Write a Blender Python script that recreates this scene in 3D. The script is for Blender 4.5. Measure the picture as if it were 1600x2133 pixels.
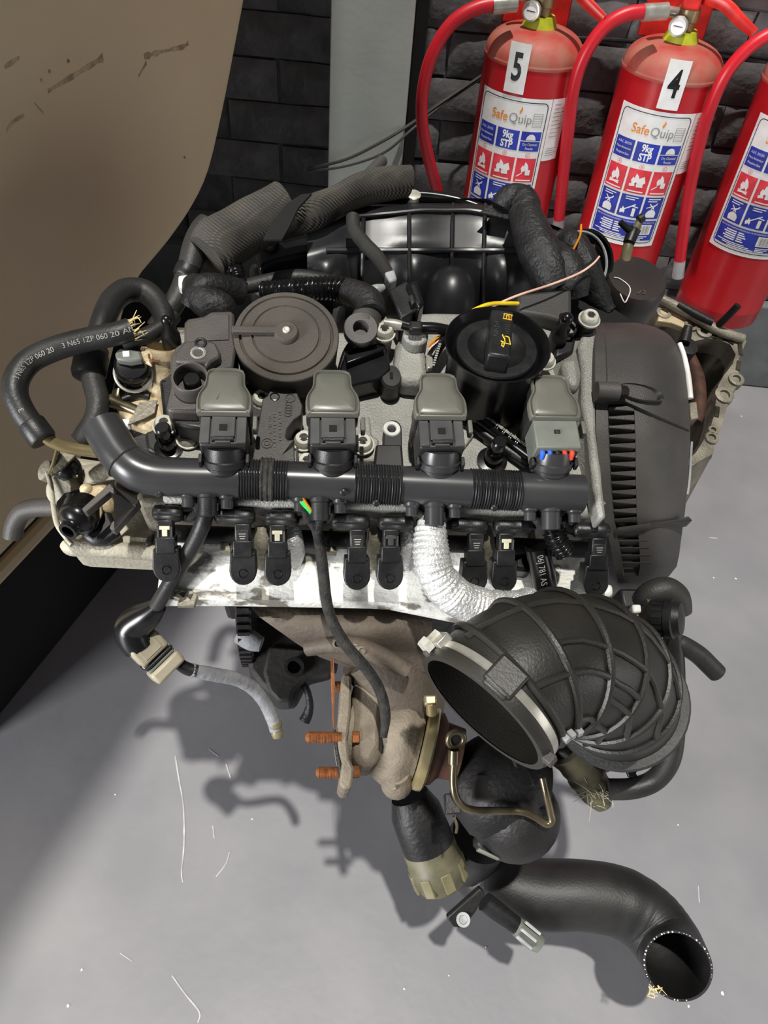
import bpy, bmesh, math, random
from mathutils import Vector as V, Matrix, noise
random.seed(7)
for o in list(bpy.data.objects): bpy.data.objects.remove(o)
SC = bpy.context.scene
COL = SC.collection
PI = math.pi

# ------------------------------------------------------------------ camera
F, CX, CY, HCAM = 1602.0, 800.0, 1066.5, 1.15
_n = V(((643-CX)/F, -(2600-CY)/F, -1)).normalized()      # straight down, seen by the camera
_up = -_n
_f = V((0, 0, -1)); _fy = (_f - _up*_f.dot(_up)).normalized(); _x = _fy.cross(_up)
RCW = Matrix((_x, _fy, _up))                             # camera axes -> world axes
CAM = V((0, 0, HCAM))
cd = bpy.data.cameras.new('camera'); cam = bpy.data.objects.new('camera', cd); COL.objects.link(cam)
cd.sensor_fit = 'VERTICAL'; cd.sensor_height = 24; cd.lens = F/2133*24; cd.clip_start = .01
cam.matrix_world = Matrix.Translation(CAM) @ RCW.to_4x4()
SC.camera = cam

# ------------------------------------------------------------------ light
w = bpy.data.worlds.new('world'); SC.world = w; w.use_nodes = True
bg = w.node_tree.nodes['Background']; bg.inputs[0].default_value = (.80, .87, 1, 1); bg.inputs[1].default_value = .075
def light(name, kind, energy, color, loc=(0, 0, 0), d=(0, 0, -1), **k):
    l = bpy.data.lights.new(name, kind); l.energy = energy; l.color = color
    for a, b in k.items(): setattr(l, a, b)
    o = bpy.data.objects.new(name, l); COL.objects.link(o); o.location = loc
    o.rotation_euler = V(d).to_track_quat('-Z', 'Y').to_euler(); return o
SUND = V((.01, .17, -1))
light('sun', 'SUN', 3.2, (1, .965, .90), d=SUND, angle=math.radians(1.5))
light('door_daylight', 'AREA', 262, (.98, .985, 1), loc=(-3.1, -2.5, 1.30), d=(.64, .77, -.15), shape='RECTANGLE', size=1.3, size_y=1.9)
light('panel_fill', 'AREA', 17, (1, .985, .96), loc=(3.3, -.4, .95), d=(-1, .3, -.12), shape='RECTANGLE', size=1.6, size_y=1.4)  # unseen fill lamp added to brighten the beige panel
SC.view_settings.view_transform = 'Standard'; SC.view_settings.look = 'None'
SC.view_settings.exposure = 0.0; SC.view_settings.gamma = 1.0

# ------------------------------------------------------------------ picking points: a pixel gives a line of sight, a real plane gives the place
def ray(px, py): return RCW @ V(((px-CX)/F, -(py-CY)/F, -1))
def onz(px, py, h): d = ray(px, py); return CAM + d*((h-HCAM)/d.z)
def ony(px, py, y): d = ray(px, py); return CAM + d*(y/d.y)
_a, _b = onz(468, 828, .76), onz(1150, 838, .76)
EX = (_b-_a).normalized(); _yh = V((0, 0, 1)).cross(EX); _t = math.radians(17)
EZ = math.cos(_t)*V((0, 0, 1)) - math.sin(_t)*_yh; EY = math.cos(_t)*_yh + math.sin(_t)*V((0, 0, 1))
EO = (_a+_b)/2 - EZ*.06
BE = Matrix((EX, EY, EZ))                                # world -> engine axes
ME = Matrix.Translation(EO) @ BE.transposed().to_4x4()
CE = BE @ (CAM-EO)
def e(px, py, ze):                                       # point of the engine at height ze over the cam cover
    d = BE @ ray(px, py); return CE + d*((ze-CE.z)/d.z)
def ey(px, py, ye): d = BE @ ray(px, py); return CE + d*((ye-CE.y)/d.y)
def ex(px, py, xe): d = BE @ ray(px, py); return CE + d*((xe-CE.x)/d.x)
def ed(px, py, dep): return BE @ (CAM + ray(px, py)*dep - EO)
X, Y, Z = V((1, 0, 0)), V((0, 1, 0)), V((0, 0, 1))

# ------------------------------------------------------------------ materials
def lin(c):
    return tuple(((v/255)/12.92 if v/255 <= .04045 else ((v/255+.055)/1.055)**2.4) for v in c) + (1,)
MATS = {}
def mat(name, c, rough=.5, metal=0., c2=None, scale=40, lo=.4, hi=.65, bump=0., bscale=300, spec=.5, detail=4, aniso=None, emit=0, rvar=.12):
    m = bpy.data.materials.new(name); m.use_nodes = True; nt = m.node_tree; N = nt.nodes; L = nt.links
    b = N['Principled BSDF']; b.inputs['Roughness'].default_value = rough; b.inputs['Metallic'].default_value = metal
    b.inputs['Specular IOR Level'].default_value = spec
    tc = N.new('ShaderNodeTexCoord')
    nz = N.new('ShaderNodeTexNoise'); nz.inputs['Scale'].default_value = scale; nz.inputs['Detail'].default_value = detail
    src = tc.outputs['Object']
    if aniso:
        mp = N.new('ShaderNodeMapping'); mp.inputs['Scale'].default_value = aniso; L.new(src, mp.inputs[0]); src = mp.outputs[0]
    L.new(src, nz.inputs['Vector'])
    rp = N.new('ShaderNodeValToRGB'); rp.color_ramp.elements[0].position = lo; rp.color_ramp.elements[1].position = hi
    c2 = c2 or tuple(min(255, v*1.18+3) for v in c)
    rp.color_ramp.elements[0].color = lin(c); rp.color_ramp.elements[1].color = lin(c2)
    L.new(nz.outputs['Fac'], rp.inputs[0]); L.new(rp.outputs[0], b.inputs['Base Color'])
    if rvar:
        mr = N.new('ShaderNodeMapRange'); mr.inputs[3].default_value = max(.03, rough-rvar); mr.inputs[4].default_value = min(1, rough+rvar)
        L.new(nz.outputs['Fac'], mr.inputs[0]); L.new(mr.outputs[0], b.inputs['Roughness'])
    if bump:
        n2 = N.new('ShaderNodeTexNoise'); n2.inputs['Scale'].default_value = bscale; n2.inputs['Detail'].default_value = 3
        L.new(src, n2.inputs['Vector'])
        bp = N.new('ShaderNodeBump'); bp.inputs['Strength'].default_value = bump; bp.inputs['Distance'].default_value = .002
        L.new(n2.outputs['Fac'], bp.inputs['Height']); L.new(bp.outputs[0], b.inputs['Normal'])
    MATS[name] = m; return m
def weave(name, c, c2, sc, rough=.75):
    m = mat(name, c, rough, c2=c2, scale=25); nt = m.node_tree; N = nt.nodes; L = nt.links
    tc = N.new('ShaderNodeTexCoord'); wv = N.new('ShaderNodeTexWave'); wv.inputs['Scale'].default_value = sc
    wv.bands_direction = 'DIAGONAL'; L.new(tc.outputs['Object'], wv.inputs['Vector'])
    w2 = N.new('ShaderNodeTexWave'); w2.inputs['Scale'].default_value = sc*1.1; w2.bands_direction = 'Y'; L.new(tc.outputs['Object'], w2.inputs['Vector'])
    ad = N.new('ShaderNodeMath'); L.new(wv.outputs['Fac'], ad.inputs[0]); L.new(w2.outputs['Fac'], ad.inputs[1])
    bp = N.new('ShaderNodeBump'); bp.inputs['Strength'].default_value = .7; bp.inputs['Distance'].default_value = .0012
    L.new(ad.outputs[0], bp.inputs['Height']); L.new(bp.outputs[0], N['Principled BSDF'].inputs['Normal']); return m
mat('floor_paint', (135, 134, 138), .42, c2=(144, 143, 146), scale=6, bump=.12, bscale=60, rvar=.08)
mat('scratch', (178, 176, 178), .7)
mat('chip', (228, 224, 220), .7)
mat('brick_paint', (102, 102, 103), .34, c2=(124, 123, 124), scale=22, bump=1., bscale=60)
mat('mortar_paint', (90, 90, 91), .42, c2=(110, 109, 110), scale=30, bump=.9, bscale=70)
mat('plinth_paint', (104, 110, 110), .45, c2=(120, 125, 124), scale=14, bump=.4, bscale=50)
mat('pier_paint', (182, 189, 184), .55, c2=(192, 198, 192), scale=9, bump=.15, bscale=90)
mat('beige_paint', (214, 196, 160), .5, c2=(226, 209, 172), scale=3, lo=.3, hi=.7, bump=.03, bscale=20)
mat('smudge', (150, 135, 106), .75, c2=(204, 187, 152), scale=60)
mat('shade_roof_sheet', (110, 112, 112), .6)
mat('black_plastic', (23, 23, 24), .40, c2=(32, 32, 32), scale=60, bump=.12, bscale=900)
mat('gloss_black', (15, 15, 16), .24, c2=(22, 22, 23), scale=30, rvar=.06)
mat('dusty_plastic', (65, 63, 61), .46, c2=(76, 73, 70), scale=18, bump=.25, bscale=1200)
mat('disc_plastic', (76, 71, 65), .58, c2=(86, 80, 72), scale=22, bump=.5, bscale=1500)
mat('module_plastic', (70, 66, 64), .42, c2=(80, 75, 71), scale=20, bump=.15, bscale=900)
mat('coil_top', (94, 94, 86), .34, c2=(108, 107, 97), scale=14, lo=.35, hi=.7)
mat('coil_body', (36, 36, 35), .42, c2=(44, 44, 42), scale=30)
mat('tab_plastic', (62, 62, 62), .38, c2=(74, 74, 73), scale=30)
mat('grey_connector', (104, 108, 100), .45, c2=(118, 121, 112), scale=30)
mat('duct', (46, 46, 47), .28, c2=(58, 58, 59), scale=12, lo=.4, hi=.75, rvar=.06)
mat('corrugation', (30, 30, 31), .4)
mat('cloth_tape', (34, 33, 32), .9, c2=(56, 54, 50), scale=120, bump=.8, bscale=500)
mat('loom_black', (22, 22, 23), .55, c2=(34, 33, 33), scale=60, bump=.8, bscale=260)
mat('rubber', (31, 31, 31), .48, c2=(41, 40, 39), scale=20, bump=.15, bscale=400)
mat('rubber_dusty', (40, 40, 39), .52, c2=(54, 54, 51), scale=14, lo=.35, hi=.7, bump=.25, bscale=300)
mat('intake_rubber', (33, 32, 29), .42, c2=(47, 45, 40), scale=12, lo=.3, hi=.75, bump=.15, bscale=500)
mat('alu_cast', (146, 145, 139), .48, .1, c2=(168, 167, 159), scale=25, bump=.55, bscale=500)
mat('alu_dirty', (118, 112, 98), .5, .25, c2=(156, 150, 134), scale=25, bump=.5, bscale=300)
mat('gearbox_white', (188, 182, 164), .6, .1, c2=(150, 145, 128), scale=18, lo=.42, hi=.7, bump=.5, bscale=300)
mat('cream_metal', (206, 188, 152), .5, .15, c2=(150, 128, 92), scale=40, lo=.5, hi=.75, bump=.3, bscale=300)
mat('shield_white', (236, 235, 227), .45, 0., c2=(128, 124, 114), scale=52, lo=.53, hi=.58, bump=.7, bscale=260, detail=9, aniso=(.6, 1, 1))
mat('foil', (222, 222, 220), .24, .5, c2=(240, 240, 238), scale=30, bump=1., bscale=420)
mat('steel', (186, 183, 172), .26, .55, c2=(206, 203, 192), scale=60)
mat('bolt_steel', (222, 220, 208), .34, .25, c2=(190, 187, 172), scale=120)
mat('white_plastic', (222, 220, 212), .5)
mat('clip_cream', (176, 172, 148), .5)
mat('iron_cast', (118, 108, 94), .65, .1, c2=(140, 129, 112), scale=30, bump=.55, bscale=320)
mat('manifold_iron', (84, 75, 66), .65, .2, c2=(106, 95, 82), scale=18, bump=.4, bscale=220)
mat('rust', (146, 86, 40), .75, .2, c2=(110, 66, 36), scale=160, bump=.5, bscale=700)
mat('rust_red', (92, 60, 46), .7, .3, c2=(66, 48, 40), scale=60)
mat('gold_steel', (176, 164, 126), .3, .6, c2=(160, 142, 100), scale=40)
mat('pipe_steel', (96, 87, 68), .3, .7, c2=(124, 113, 90), scale=40)
mat('olive_plastic', (78, 75, 57), .5, c2=(108, 103, 78), scale=40, lo=.3, hi=.7)
mat('olive_clear', (128, 121, 92), .4, c2=(104, 98, 72), scale=30)
mat('manifold_black', (30, 30, 32), .34, c2=(38, 38, 40), scale=20, rvar=.05)
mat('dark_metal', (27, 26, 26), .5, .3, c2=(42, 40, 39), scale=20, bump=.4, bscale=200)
mat('block_iron', (40, 39, 38), .65, .2, c2=(56, 54, 50), scale=15, bump=.4, bscale=150)
weave('sleeve', (66, 63, 58), (84, 80, 72), 130)
mat('black_and_shade', (14, 14, 14), .9)  # black put in for shade inside openings and gaps, also plain black cloth
mat('grey_sheath', (128, 130, 134), .6, c2=(146, 147, 150), scale=60, bump=.5, bscale=200)
mat('sensor_grey', (168, 160, 138), .5, c2=(150, 142, 120), scale=40)
mat('yellow_wire', (226, 190, 22), .4); mat('orange_wire', (186, 120, 24), .4); mat('pink_wire', (214, 170, 150), .5)
mat('green_wire', (60, 190, 90), .4); mat('red_wire', (206, 60, 40), .4); mat('blue_wire', (40, 90, 200), .4)
mat('copper', (150, 104, 76), .4, .7)
mat('yellow_print', (222, 176, 40), .6, rvar=0)
mat('white_print', (138, 136, 130), .7, rvar=0)
mat('emboss', (66, 64, 62), .5, rvar=0)
mat('fray', (214, 196, 140), .9)
mat('fluff', (168, 160, 138), .95)
mat('red_paint', (186, 26, 34), .3, c2=(196, 34, 40), scale=8, rvar=.05)
mat('red_dust', (188, 40, 42), .55, c2=(178, 112, 94), scale=16, lo=.3, hi=.62, bump=.1)
mat('red_plastic', (206, 30, 44), .38, c2=(214, 40, 52), scale=10)
mat('red_plate', (206, 40, 34), .35)
mat('label_white', (244, 242, 236), .45, rvar=0); mat('label_blue', (40, 56, 158), .45, rvar=0); mat('label_red', (222, 58, 70), .45, rvar=0)
mat('label_orange', (240, 140, 54), .45, rvar=0); mat('label_grey', (150, 152, 152), .45, rvar=0); mat('label_navy', (34, 42, 66), .45, rvar=0)
mat('ink', (22, 22, 22), .5, rvar=0)
mat('olive_ring', (168, 178, 40), .45)
mat('dial', (236, 234, 228), .4)
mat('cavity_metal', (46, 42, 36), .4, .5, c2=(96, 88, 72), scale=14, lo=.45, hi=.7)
mat('filter_black', (50, 44, 43), .34, c2=(60, 52, 50), scale=10)

# ------------------------------------------------------------------ mesh building
def frame(a, ref=None):
    a = a.normalized(); ref = ref or (Z if abs(a.z) < .9 else X)
    u = (ref - a*ref.dot(a))
    if u.length < 1e-6: u = a.orthogonal()
    u.normalize(); return u, a.cross(u), a
def cat(pts, n):                                          # Catmull-Rom through tuples
    out = []; m = len(pts)
    for i in range(m-1):
        p0 = pts[max(i-1, 0)]; p1 = pts[i]; p2 = pts[i+1]; p3 = pts[min(i+2, m-1)]
        for k in range(n):
            t = k/n
            out.append(tuple(.5*((2*b)+(-a+c)*t+(2*a-5*b+4*c-d)*t*t+(-a+3*b-3*c+d)*t**3) for a, b, c, d in zip(p0, p1, p2, p3)))
    out.append(tuple(pts[-1])); return out
class G:
    def __init__(s): s.v = []; s.f = []
    def add(s, vs, fs):
        o = len(s.v); s.v += [V(p) for p in vs]; s.f += [tuple(i+o for i in f) for f in fs]; return s
    def box(s, c, size, ax=(X, Y, Z)):
        c = V(c); h = [k/2 for k in size]; vs = []
        for i in (-1, 1):
            for j in (-1, 1):
                for k in (-1, 1): vs.append(c+ax[0]*(i*h[0])+ax[1]*(j*h[1])+ax[2]*(k*h[2]))
        return s.add(vs, [(0, 1, 3, 2), (4, 6, 7, 5), (0, 4, 5, 1), (2, 3, 7, 6), (0, 2, 6, 4), (1, 5, 7, 3)])
    def prism(s, top, d):                                # polygon + extrusion vector
        n = len(top); top = [V(p) for p in top]; bot = [p+V(d) for p in top]
        nn = V((0, 0, 0))
        for i in range(n): nn += top[i].cross(top[(i+1) % n])
        if nn.dot(V(d)) > 0: top.reverse(); bot.reverse()
        return s.add(top+bot, [tuple(range(n)), tuple(range(2*n-1, n-1, -1))]+[(i, i+n, (i+1) % n+n, (i+1) % n) for i in range(n)])
    def lathe(s, c, axis, prof, seg=24, ref=None, cap=True, a0=0, a1=2*PI, fr=None):
        u, v, a = frame(V(axis), ref); c = V(c); full = abs(a1-a0-2*PI) < 1e-6; n = seg if full else seg+1
        vs = []; fs = []
        for r, h in prof:
            for i in range(n):
                t = a0+(a1-a0)*i/seg; k = fr(t) if fr else 1
                vs.append(c+a*h+(u*math.cos(t)+v*math.sin(t))*r*k)
        for j in range(len(prof)-1):
            for i in range(seg):
                i2 = (i+1) % n; fs.append((j*n+i, j*n+i2, (j+1)*n+i2, (j+1)*n+i))
        if cap and full:
            fs.append(tuple(range(n-1, -1, -1))); fs.append(tuple(range((len(prof)-1)*n, len(prof)*n)))
        return s.add(vs, fs)
    def cyl(s, p0, p1, r0, r1=None, seg=16, ref=None):
        p0 = V(p0); p1 = V(p1); r1 = r0 if r1 is None else r1
        return s.lathe(p0, p1-p0, [(r0, 0), (r1, (p1-p0).length)], seg, ref)
    def tube(s, pts, r=None, seg=12, n=6, rf=None, hs=0, he=0, depth=.03, raw=False, flat=1., ref=None):
        # pts: (Vector, r); hs / he: wall thickness of an open start / end
        P = [tuple(p[0])+(p[1],) if isinstance(p[0], V) else tuple(p)+(r,) for p in pts]
        S = P if raw else cat(P, n)
        C = [V(q[:3]) for q in S]; R = [q[3] for q in S]; L = [0.]
        for i in range(1, len(C)): L.append(L[-1]+(C[i]-C[i-1]).length)
        if rf: R = [R[i]*rf(L[i], L[-1]) for i in range(len(R))]
        rings = []; T = []
        for i in range(len(C)):
            t = (C[min(i+1, len(C)-1)]-C[max(i-1, 0)]).normalized(); T.append(t)
        u = frame(T[0], ref)[0]; fr = []
        for t in T:
            u = (u-t*u.dot(t)); u = u.normalized() if u.length > 1e-6 else frame(t)[0]; fr.append((u.copy(), t.cross(u)))
        def ring(i, r): return [C[i]+(fr[i][0]*math.cos(2*PI*k/seg)+fr[i][1]*math.sin(2*PI*k/seg)*flat)*r for k in range(seg)]
        if hs:
            k = next((i for i in range(len(L)) if L[i] >= depth), len(L)-1)
            for i in range(k, -1, -1): rings.append(ring(i, R[i]-hs))
        for i in range(len(C)): rings.append(ring(i, R[i]))
        if he:
            k = next((i for i in range(len(L)) if L[i] >= L[-1]-depth), 0)
            for i in range(len(C)-1, k-1, -1): rings.append(ring(i, R[i]-he))
        vs = [p for q in rings for p in q]; fs = []
        for j in range(len(rings)-1):
            for k in range(seg): k2 = (k+1) % seg; fs.append((j*seg+k, j*seg+k2, (j+1)*seg+k2, (j+1)*seg+k))
        fs.append(tuple(range(seg-1, -1, -1))); fs.append(tuple(range((len(rings)-1)*seg, len(rings)*seg)))
        return s.add(vs, fs)
    def torus(s, c, axis, R, r, seg=24, rs=8):
        return s.lathe(c, axis, [(R+r*math.cos(t), r*math.sin(t)) for t in [2*PI*k/rs for k in range(rs+1)]], seg, cap=False)
    def sphere(s, c, r, seg=12, rings=8, sc=(1, 1, 1)):
        prof = [(max(r*math.sin(PI*k/rings), 1e-5), -r*math.cos(PI*k/rings)) for k in range(rings+1)]
        o = len(s.v); s.lathe((0, 0, 0), Z, prof, seg)
        for i in range(o, len(s.v)): q = s.v[i]; s.v[i] = V(c)+V((q.x*sc[0], q.y*sc[1], q.z*sc[2]))
        return s
    def grid(s, rows, d=None):                           # rows of points; d closes it into a solid shell
        nr = len(rows); nc = len(rows[0]); top = [V(p) for r in rows for p in r]
        fs = [(j*nc+i, j*nc+i+1, (j+1)*nc+i+1, (j+1)*nc+i) for j in range(nr-1) for i in range(nc-1)]
        if d is None: return s.add(top, fs)
        m = len(top); bot = [p+V(d) for p in top]
        fs += [tuple(reversed([i+m for i in f])) for f in fs]
        bd = list(range(nc))+[j*nc+nc-1 for j in range(1, nr)]+[(nr-1)*nc+i for i in range(nc-2, -1, -1)]+[j*nc for j in range(nr-2, 0, -1)]
        for k in range(len(bd)): a, b = bd[k], bd[(k+1) % len(bd)]; fs.append((b, a, a+m, b+m))
        return s.add(top+bot, fs)
    def xf(s, M): s.v = [M @ p for p in s.v]; return s
    def build(s, name, m, parent=None, ang=38, bev=0, label=None, fix=True, seg=2):
        me = bpy.data.meshes.new(name); me.from_pydata([tuple(p) for p in s.v], [], s.f)
        if fix:
            b = bmesh.new(); b.from_mesh(me); bmesh.ops.recalc_face_normals(b, faces=b.faces); b.to_mesh(me); b.free()
        for p in me.polygons: p.use_smooth = True
        me.set_sharp_from_angle(angle=math.radians(ang))
        me.materials.append(MATS[m]); o = bpy.data.objects.new(name, me); COL.objects.link(o)
        if parent: o.parent = parent
        if label: o['label'] = label
        if bev:
            b = o.modifiers.new('bevel', 'BEVEL'); b.width = bev; b.segments = seg; b.limit_method = 'ANGLE'; b.angle_limit = math.radians(35)
        return o
def tag(o, label=None, category=None, group=None, kind=None):
    for k, v in (('label', label), ('category', category), ('group', group), ('kind', kind)):
        if v: o[k] = v
    return o
def empty(name, M):
    o = bpy.data.objects.new(name, None); COL.objects.link(o); o.empty_display_size = .05; o.matrix_world = M; return o
def text(body, size, xs=1., bold=0):                      # flat lettering as (points, faces), centred on the origin
    c = bpy.data.curves.new('t', 'FONT'); c.body = body; c.size = size; c.align_x = 'CENTER'; c.align_y = 'CENTER'; c.offset = bold; c.resolution_u = 3
    o = bpy.data.objects.new('t', c); me = o.to_mesh()
    vs = [V((p.co.x*xs, p.co.y, 0)) for p in me.vertices]; fs = [tuple(p.vertices) for p in me.polygons]
    o.to_mesh_clear(); bpy.data.objects.remove(o); bpy.data.curves.remove(c); return vs, fs
def put_text(g, body, size, o, u, v, xs=1., bold=0):      # lettering on the plane o + u x + v y
    vs, fs = text(body, size, xs, bold); return g.add([V(o)+u*p.x+v*p.y for p in vs], fs)

# ================================================================== the setting
fl = G().grid([[V((x, y, 0)) for x in (-4, -1, 0, 1, 4)] for y in (-3.5, 0, .5, 1.72)], (0, 0, -.05)).build('floor', 'floor_paint'); tag(fl, kind='structure')
def mark(pts, r, name='scratch', m='scratch'):            # a chalky scratch lying on the paint
    q = cat([tuple(onz(x, y, .0004)) for x, y in pts], 5); rows = []
    for i, p in enumerate(q):
        a = V(q[max(i-1, 0)]); b = V(q[min(i+1, len(q)-1)]); t = (b-a).normalized(); n = V((-t.y, t.x, 0))
        k = r*(.5+noise.noise(V(p)*60)*.7+.3)
        rows.append([V(p)+n*k, V(p)-n*k])
    return G().grid(rows, (0, 0, -.0003)).build(name, m, fl)
mark([(365, 1575), (372, 1620), (382, 1680), (383, 1760), (378, 1815), (381, 1838)], .0011)
mark([(435, 1560), (455, 1575)], .0008); mark([(471, 1592), (480, 1620)], .001)
mark([(478, 1775), (470, 1800), (450, 1826)], .0007); mark([(358, 2032), (385, 2070), (415, 2108), (412, 2130)], .001)
mark([(250, 1985), (275, 2002)], .0007); mark([(443, 1720), (446, 1745)], .0011); mark([(1455, 1845), (1457, 1880)], .0008)
mark([(1478, 1120), (1494, 1121)], .001)
rr = random.Random(3)
for (x, y, r) in [(1505, 2069, .0032), (1533, 1205, .0024), (1545, 867, .002), (1528, 833, .0018), (1435, 2096, .0015), (525, 1706, .0014), (1487, 1203, .0016), (1413, 1718, .0014), (842, 2060, .0013), (935, 2032, .0012), (170, 2020, .0018), (1012, 1973, .0012), (240, 1655, .0014), (141, 2095, .002)]:
    c = onz(x, y, .0006); n = 6
    G().prism([c+V((math.cos(2*PI*k/n)*r*rr.uniform(.5, 1.2), math.sin(2*PI*k/n)*r*rr.uniform(.5, 1.2), 0)) for k in range(n)], (0, 0, -.0005)).build('paint_chip', 'chip', fl)

YW = 1.72
wb = G().box((.3, YW+.06, .9), (3.2, .1, 1.8)).build('wall_back', 'mortar_paint'); tag(wb, kind='structure')
variants = []
for k in range(6):                                        # painted bricks, edges softened by many coats
    g = G(); nx, nz = 7, 4; bw, bh, bd = .223, .079, .02; rows = []
    for j in range(nz+1):
        r = []
        for i in range(nx+1):
            x = (i/nx-.5)*bw; z = (j/nz-.5)*bh; q = noise.noise(V((x*16+k*7.1, z*22, k*3.3)))
            edge = (i in (0, nx)) or (j in (0, nz)); r.append(V((x+q*.004, (.007 if edge else 0)-q*.006, z+q*.003)))
        rows.append(r)
    g.grid(rows); b = g.v; o = len(b)
    variants.append(g)
meshes = []
for k, g in enumerate(variants):
    o = g.build('brick', 'brick_paint', wb, ang=80); meshes.append(o.data); bpy.data.objects.remove(o)
row = 0; z = .27
while z < 1.5:
    x = -.42 + (.114 if row % 2 else 0)
    while x < 1.5:
        o = bpy.data.objects.new('brick', meshes[rr.randrange(6)]); COL.objects.link(o); o.parent = wb
        o.location = (x+rr.uniform(-.003, .003), YW-.003+rr.uniform(-.003, .003), z+rr.uniform(-.002, .002)); o.rotation_euler = (0, rr.uniform(-.012, .012), rr.uniform(-.02, .02))
        x += .228
    row += 1; z += .083
tag(G().box((.3, YW-.008, .115), (3.2, .04, .23)).build('baseboard_back', 'plinth_paint', bev=.006), kind='structure')
pier = G().grid([[V((x, 1.60+noise.noise(V((x*20, 0, z*20)))*.0012, z)) for x in (-.187, -.17, -.11, -.05, -.036)] for z in [k*.1 for k in range(19)]], (0, .13, 0)).build('wall_pier', 'pier_paint', bev=.002)
tag(pier, kind='structure')
tag(G().box((-.024, 1.675, .9), (.022, .08, 1.8)).build('recess_shade_1', 'black_and_shade'), kind='structure')  # black strip put in for the shaded recess between pier and bricks
# unseen slab added over the left half, edge shaped to border the sunlit patch
def roofpt(x, y, z=0): t = (3.0-z); return V((x, y, z)) - SUND*t
bord = [roofpt(-.50, -.1), roofpt(-.425, .261), roofpt(-.335, .609), roofpt(-.225, 1.40), roofpt(-.187, 1.6, .62), roofpt(-.12, 2.4)]
poly = bord + [V((-5, 1.7, 3)), V((-5, -1.3, 3))]
tag(G().prism(poly, (0, 0, .06)).build('shade_roof', 'shade_roof_sheet'), kind='structure')

# ------------------------------------------------------------------ beige bodywork at the left
d0 = V((-.51, .624, .30)); d1 = V((-.479, .732, .30)); du = (d1-d0).normalized(); dn = V((du.y, -du.x, 0))   # dn points to the engine
def bp_(u, z): return d0 + du*u + V((0, 0, z-.30))
ol = [(-.10, .30), (-.07, .30), (.0, .30), (.12, .302), (.22, .33), (.31, .42), (.40, .505), (.52, .535), (.60, .562), (.66, .60), (.72, .675), (.77, .75), (.82, .83), (.85, .90), (.88, .99), (.90, 1.08), (.90, 1.12), (-.10, 1.12)]
ol2 = [tuple(q) for q in cat([(a, b) for a, b in ol[1:16]], 3)]; ol2 = [ol[0]]+ol2+ol[16:]
cen = (.3, .9); rings = []; rad = .05
for k in range(7):
    t = k/6*PI/2; ins = rad*(1-math.sin(t)); dep = rad*(1-math.cos(t))
    rg = []
    for a, b in ol2:
        q = V((cen[0]-a, cen[1]-b)); q.normalize(); rg.append(bp_(a+q.x*ins, b+q.y*ins)-dn*dep)
    rings.append(rg)
g = G(); n = len(ol2); vs = [p for r in rings for p in r]+[p-X*1.2 for p in rings[-1]]
fs = [tuple(range(n))]+[(j*n+i, j*n+(i+1) % n, (j+1)*n+(i+1) % n, (j+1)*n+i) for j in range(7) for i in range(n)]+[tuple(range(8*n-1, 7*n-1, -1))]
body = G().add(vs, fs).build('beige_bodywork', 'beige_paint', ang=50)
bw = empty('bodywork_panel', Matrix.Translation(V((-.6, .7, 0))))
body.parent = bw; body.matrix_parent_inverse = bw.matrix_world.inverted(); body.name = 'panel_skin'
tag(bw, 'large beige painted bodywork panel with dark smudges, left of the engine', 'bodywork')
lip = G().tube([(bp_(u, .292)-dn*.012, .012) for u in (-.09, -.05, 0, .08, .13)], seg=8).build('sill_lip', 'beige_paint', bw); lip.matrix_parent_inverse = bw.matrix_world.inverted()
pl_ = G().prism([bp_(-.13, .3)-dn*.05, bp_(.75, .3)-dn*.05, bp_(.75, .3)-dn*.05-X*1.0, bp_(-.13, .3)-dn*.05-X*1.0], (0, 0, -.298)).build('light_block', 'black_and_shade', bw); pl_.matrix_parent_inverse = bw.matrix_world.inverted()  # black box added under the body to keep light off the floor
def hitbody(px, py):
    r = ray(px, py); return CAM + r*((d0-CAM).dot(dn)/r.dot(dn))
for pts in ([(300, 118), (322, 112), (345, 106), (380, 98), (392, 90)], [(288, 160), (305, 130)], [(100, 190), (150, 160), (215, 120)], [(14, 272), (26, 255), (50, 240)], [(72, 215), (90, 235)], [(10, 140), (40, 120)]):
    q = cat([tuple(hitbody(*p)+dn*.0003) for p in pts], 4); rows = []
    for i, p in enumerate(q):
        k = .004*(.35+abs(noise.noise(V(p)*45))*1.4); rows.append([V(p)+Z*k, V(p)-Z*k])
    o = G().grid(rows, -dn*.0005).build('smudge', 'smudge', bw); o.matrix_parent_inverse = bw.matrix_world.inverted()
for (x, y) in ((380, 99), (142, 127), (103, 149), (384, 328), (86, 168)):
    o = G().sphere(hitbody(x, y), .0022, 8, 5).build('dirt_speck', 'smudge', bw); o.matrix_parent_inverse = bw.matrix_world.inverted()

# ------------------------------------------------------------------ cables on the wall
def wcable(name, pts, r, m, label):
    o = G().tube([(p, r) for p in pts], seg=8, n=6).build(name, m); tag(o, label, 'cable'); return o
wcable('wall_cable', [ony(640, 352, 1.585), ony(720, 332, 1.585), ony(790, 298, 1.58), ony(850, 262, 1.60), ony(925, 210, 1.66), ony(1000, 160, 1.695), ony(1060, 120, 1.70)], .0032, 'dusty_plastic', 'dark grey cable strung across the pale pier behind the engine, upper strand')
wcable('wall_cable', [ony(640, 357, 1.583), ony(720, 346, 1.583), ony(800, 318, 1.58), ony(860, 268, 1.60), ony(925, 216, 1.66), ony(1000, 165, 1.695), ony(1060, 128, 1.70)], .0026, 'dusty_plastic', 'thinner sagging cable across the pale pier, lower strand')
wcable('wall_cable', [V((.2, 1.705, .735)), V((.45, 1.703, .745)), V((.8, 1.702, .735)), V((1.3, 1.703, .75))], .004, 'black_plastic', 'black cable running level along the brick wall behind the extinguishers')

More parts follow.
